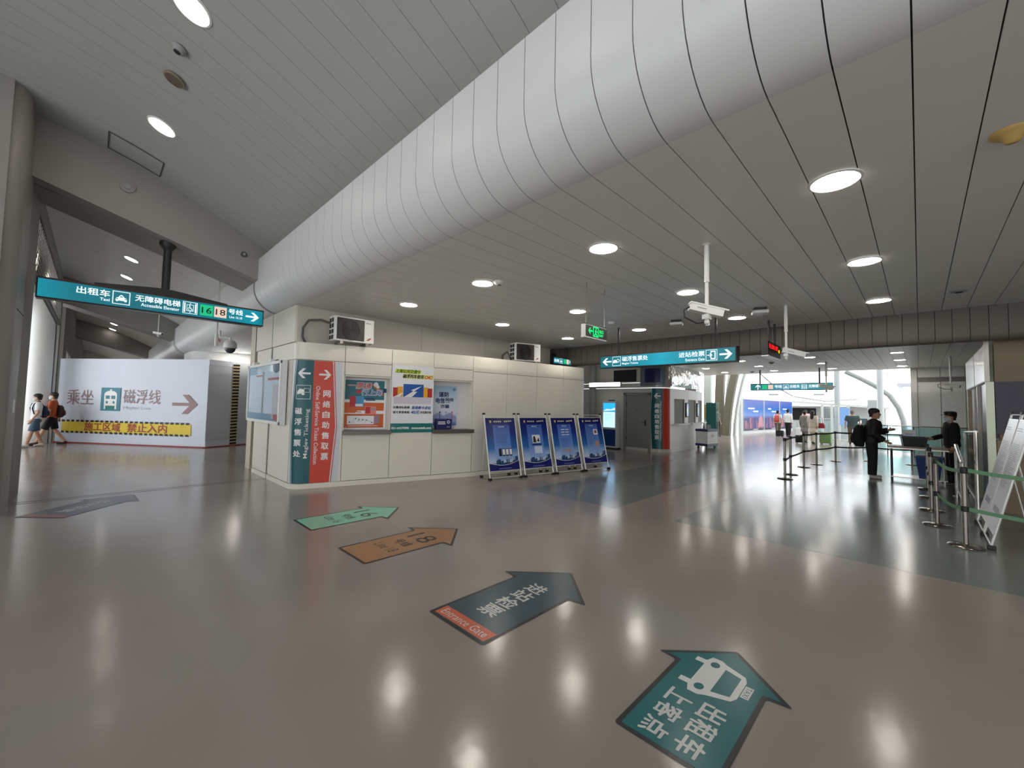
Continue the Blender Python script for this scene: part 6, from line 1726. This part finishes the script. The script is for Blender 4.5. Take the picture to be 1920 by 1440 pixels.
    if cap:
        c = MB(); c.loft([(0, v*k+hy, z*k, rx*k, ry*k) for z, rx, ry, v in [(1.655, .086, .106, .006), (1.69, .090, .110, .006), (1.725, .096, .112, .0), (1.745, .07, .08, .0), (1.75, .03, .03, 0)]], BLACK, 20)
        c.xform(HT); c.build('cap_crown', r, smooth=60)
        c = MB(); pts = [(.085*math.sin(a)*k, -(.095+.085*math.cos(a))*k+hy) for a in [math.radians(-85+i*17) for i in range(11)]]
        c.prism([(.08*k, -.05*k+hy), *[(x, y) for x, y in pts[::-1]], (-.08*k, -.05*k+hy)], 1.653*k, 1.663*k, BLACK); c.xform(HT); c.build('cap_peak', r)
    return r
def backpack(label, loc, rz, sc, m, m2=None, z=1.16):
    r = thing('backpack', label, 'backpack', (loc[0], loc[1], 0), rz)
    b = MB(); b.loft([(0, .20*sc, (z-.27*sc), .13*sc, .07*sc), (0, .215*sc, z-.22*sc, .155*sc, .10*sc), (0, .225*sc, z-.05*sc, .16*sc, .115*sc), (0, .21*sc, z+.14*sc, .145*sc, .095*sc), (0, .19*sc, z+.22*sc, .10*sc, .06*sc)], m, 18)
    part('pack', remeshed(b, 'pack', .014, 2), r)
    b = MB(); b.loft([(0, .315*sc, z-.19*sc, .10*sc, .04*sc), (0, .325*sc, z-.1*sc, .115*sc, .05*sc), (0, .315*sc, z+.02*sc, .10*sc, .03*sc)], m2 or m, 14); b.build('front_pocket', r, smooth=60)
    for s in (-1, 1):
        b = MB(); b.tube([(.09*s, .13, z+.20*sc), (.11*s, .03, 1.49), (.115*s, -.09, 1.40), (.12*s, -.125, 1.25), (.13*s, -.08, 1.08), (.135*s, .10, .98)], .016, m2 or m, 8); b.build('strap', r, smooth=60)
    return r
def wheeled_case(label, loc, rz, m, w=.36, d=.22, h=.55, handle=True):
    r = thing('suitcase', label, 'suitcase', (*loc, 0), rz)
    b = MB(); b.box(-w/2, -d/2, .05, w/2, d/2, h, m); b.build('shell', r, bevel=.03)
    for x in (-w*.3, -w*.1, w*.1, w*.3): MB().box(x-.008, -d/2-.006, .1, x+.008, -d/2, h-.05, m).build('rib', r)
    for x in (-w*.38, w*.38):
        for y in (-d*.3, d*.3): MB().cyl((x-.015, y, .03), (x+.015, y, .03), .03, BLACK, 10).build('wheel', r)
    if handle:
        b = MB(); b.tube([(-w*.28, d*.35, h), (-w*.28, d*.35, h+.42), (w*.28, d*.35, h+.42), (w*.28, d*.35, h)], .010, STEEL, 6); b.build('handle', r)
    return r
D = math.radians
WTEE = mat('white_tee', (226, 224, 224), .8); DENIM = mat('denim', (74, 98, 116), .8); ORTEE = mat('orange_tee', (186, 84, 40), .8); BKCL = mat('black_cloth', (22, 22, 24), .85); BKCL2 = mat('black_jacket', (20, 20, 22), .6)
TRS = mat('dark_trousers', (30, 32, 34), .85); SHOEW = mat('pale_shoe', (206, 200, 190), .6); WSH = mat('white_shirt', (226, 226, 224), .8); PSH = mat('pink_shirt', (226, 188, 196), .8); KHAKI = mat('khaki_cloth', (190, 180, 160), .85)
BEIGEC = mat('beige_coat', (206, 196, 180), .85); GREYC = mat('grey_cloth', (128, 124, 120), .85); DKSH = mat('slate_shirt', (66, 82, 84), .85); OLIVE = mat('olive_trousers', (92, 86, 70), .85); DRED = mat('dark_red_leather', (150, 26, 34), .4); MAROON = mat('maroon_pack', (70, 34, 34), .7); NAVYC = mat('navy_pack', (36, 40, 76), .7); REDPK = mat('red_pack', (190, 76, 70), .7)
person('person', 'walking man in white T-shirt, denim shorts and face mask at the left', (-1.30, 20.45, 0), D(-75), 1.72, .012, WTEE, DENIM, SHOEW, stride=.45, sleeve='short', pants='short', mask=True, headturn=D(-30))
backpack('navy backpack on the man in the white T-shirt', (-1.30, 20.45), D(-75), .8, NAVYC)
person('person', 'man in orange T-shirt and black shorts stepping beside the hoarding', (-.98, 21.05, 0), D(-95), 1.78, .012, ORTEE, BKCL, mat('maroon_shoe', (60, 30, 32), .6), stride=.75, sleeve='short', pants='short', mask=True, headturn=D(-15))
backpack('maroon backpack on the man in the orange T-shirt', (-.98, 21.05), D(-95), .85, MAROON)
person('person', 'man in black jacket and dark trousers standing at the table with a phone', (14.15, .90, 0), D(4), 1.77, .009, BKCL2, TRS, SHOEW, arms={1: ((.25, -.06, 1.14), (.16, -.30, 1.22)), -1: ((-.25, .0, 1.12), (-.18, -.24, .97))}, lean=-.10, mask=False, wide=1.08, bulk=.045, hs=1.10, hair_m=mat('brown_black_hair', (44, 34, 28), .6))
backpack('large black backpack on the man at the table', (14.15, .90), D(4), 1.15, BKCL, z=1.10)
ph = MB(); ph.box(-.036, -.075, -.004, .036, .075, .004, BLACK); ph.box(-.032, -.068, .004, .032, .068, .0045, emit('phone_glow', (90, 100, 110), .5))
_pm = Matrix.Translation((14.15, .90, 0)) @ Matrix.Rotation(D(4), 4, 'Z'); _pl = _pm @ Vector((.16, -.44, 1.27))
ph.build('mobile_phone', loc=_pl, rot=(D(-20), 0, D(4)), label='dark mobile phone in the hand of the man at the table', cat='phone')
person('person', 'masked guard in black uniform and peaked cap behind the table', (14.98, -.56, 0), D(-165), 1.73, .009, BKCL, BKCL, BLACK, arms={-1: ((-.24, -.05, 1.15), (-.15, -.32, 1.06)), 1: ((.24, .02, 1.13), (.22, -.06, .88))}, mask=True, cap=True, wide=1.05, lean=-.03, bulk=.02, hs=1.08)
far = dict(voxel=.02)
person('person', 'person in white top with a red backpack walking away in the far hall', (31.2, 6.55, 0), D(85), 1.66, .02, WSH, OLIVE, BLACK, stride=.25, sleeve='short')
backpack('red backpack on the person walking away in the far hall', (31.2, 6.55), D(85), .95, REDPK)
person('person', 'man in white shirt and black trousers walking away in the far hall', (31.0, 5.95, 0), D(80), 1.75, .02, WSH, BKCL, BLACK, stride=.2, sleeve='long')
person('person', 'man in pink shirt walking away near the counter of the far hall', (36.5, 5.9, 0), D(100), 1.74, .02, PSH, KHAKI, BLACK, stride=.4, sleeve='short')
person('person', 'long-haired woman in beige coat with a red handbag in the far hall', (26.0, 3.92, 0), D(80), 1.70, .02, BEIGEC, BEIGEC, BLACK, stride=.45, coat=True, long_hair=True)
person('person', 'dark-haired woman in grey beside the beige coat in the far hall', (26.6, 4.35, 0), D(80), 1.68, .02, GREYC, GREYC, BLACK, stride=.3, coat=True)
person('person', 'broad man in dark slate shirt standing with his back turned in the far hall', (27.4, 2.46, 0), D(95), 1.76, .02, DKSH, OLIVE, BLACK, sleeve='short', wide=1.25, hair_m=mat('greying_hair', (110, 104, 98), .7))
person('person', 'person half hidden behind the teal panel by the ribs', (27.2, 8.95, 0), D(60), 1.70, .02, GREYC, BKCL, BLACK, sleeve='short')
hbg = thing('handbag', 'dark red handbag beside the woman in beige coat', 'handbag', (26.0, 3.58, 0), D(80)); b_ = MB(); b_.loft([(0, 0, .82, .17, .07), (0, 0, .95, .18, .08), (0, 0, 1.08, .11, .04)], DRED, 16); b_.build('pouch', hbg, smooth=60); b_ = MB(); b_.tube([(-.09, 0, 1.07), (-.06, 0, 1.34), (.06, 0, 1.34), (.09, 0, 1.07)], .012, DRED, 6); b_.build('strap', hbg, smooth=60)
wheeled_case('small black rolling case beside the person with the red backpack', (30.7, 6.35), D(85), BKCL, .40, .25, .40)
wheeled_case('white rolling case beside the man in black trousers', (31.0, 5.35), D(80), WSH, .34, .24, .62)
wheeled_case('green rolling case pulled by the woman in beige coat', (26.3, 3.42), D(80), mat('green_case', (120, 160, 104), .4), .50, .28, .62)
wheeled_case('low black rolling bag behind the women in the far hall', (25.7, 4.42), D(80), BKCL, .36, .25, .42, False)
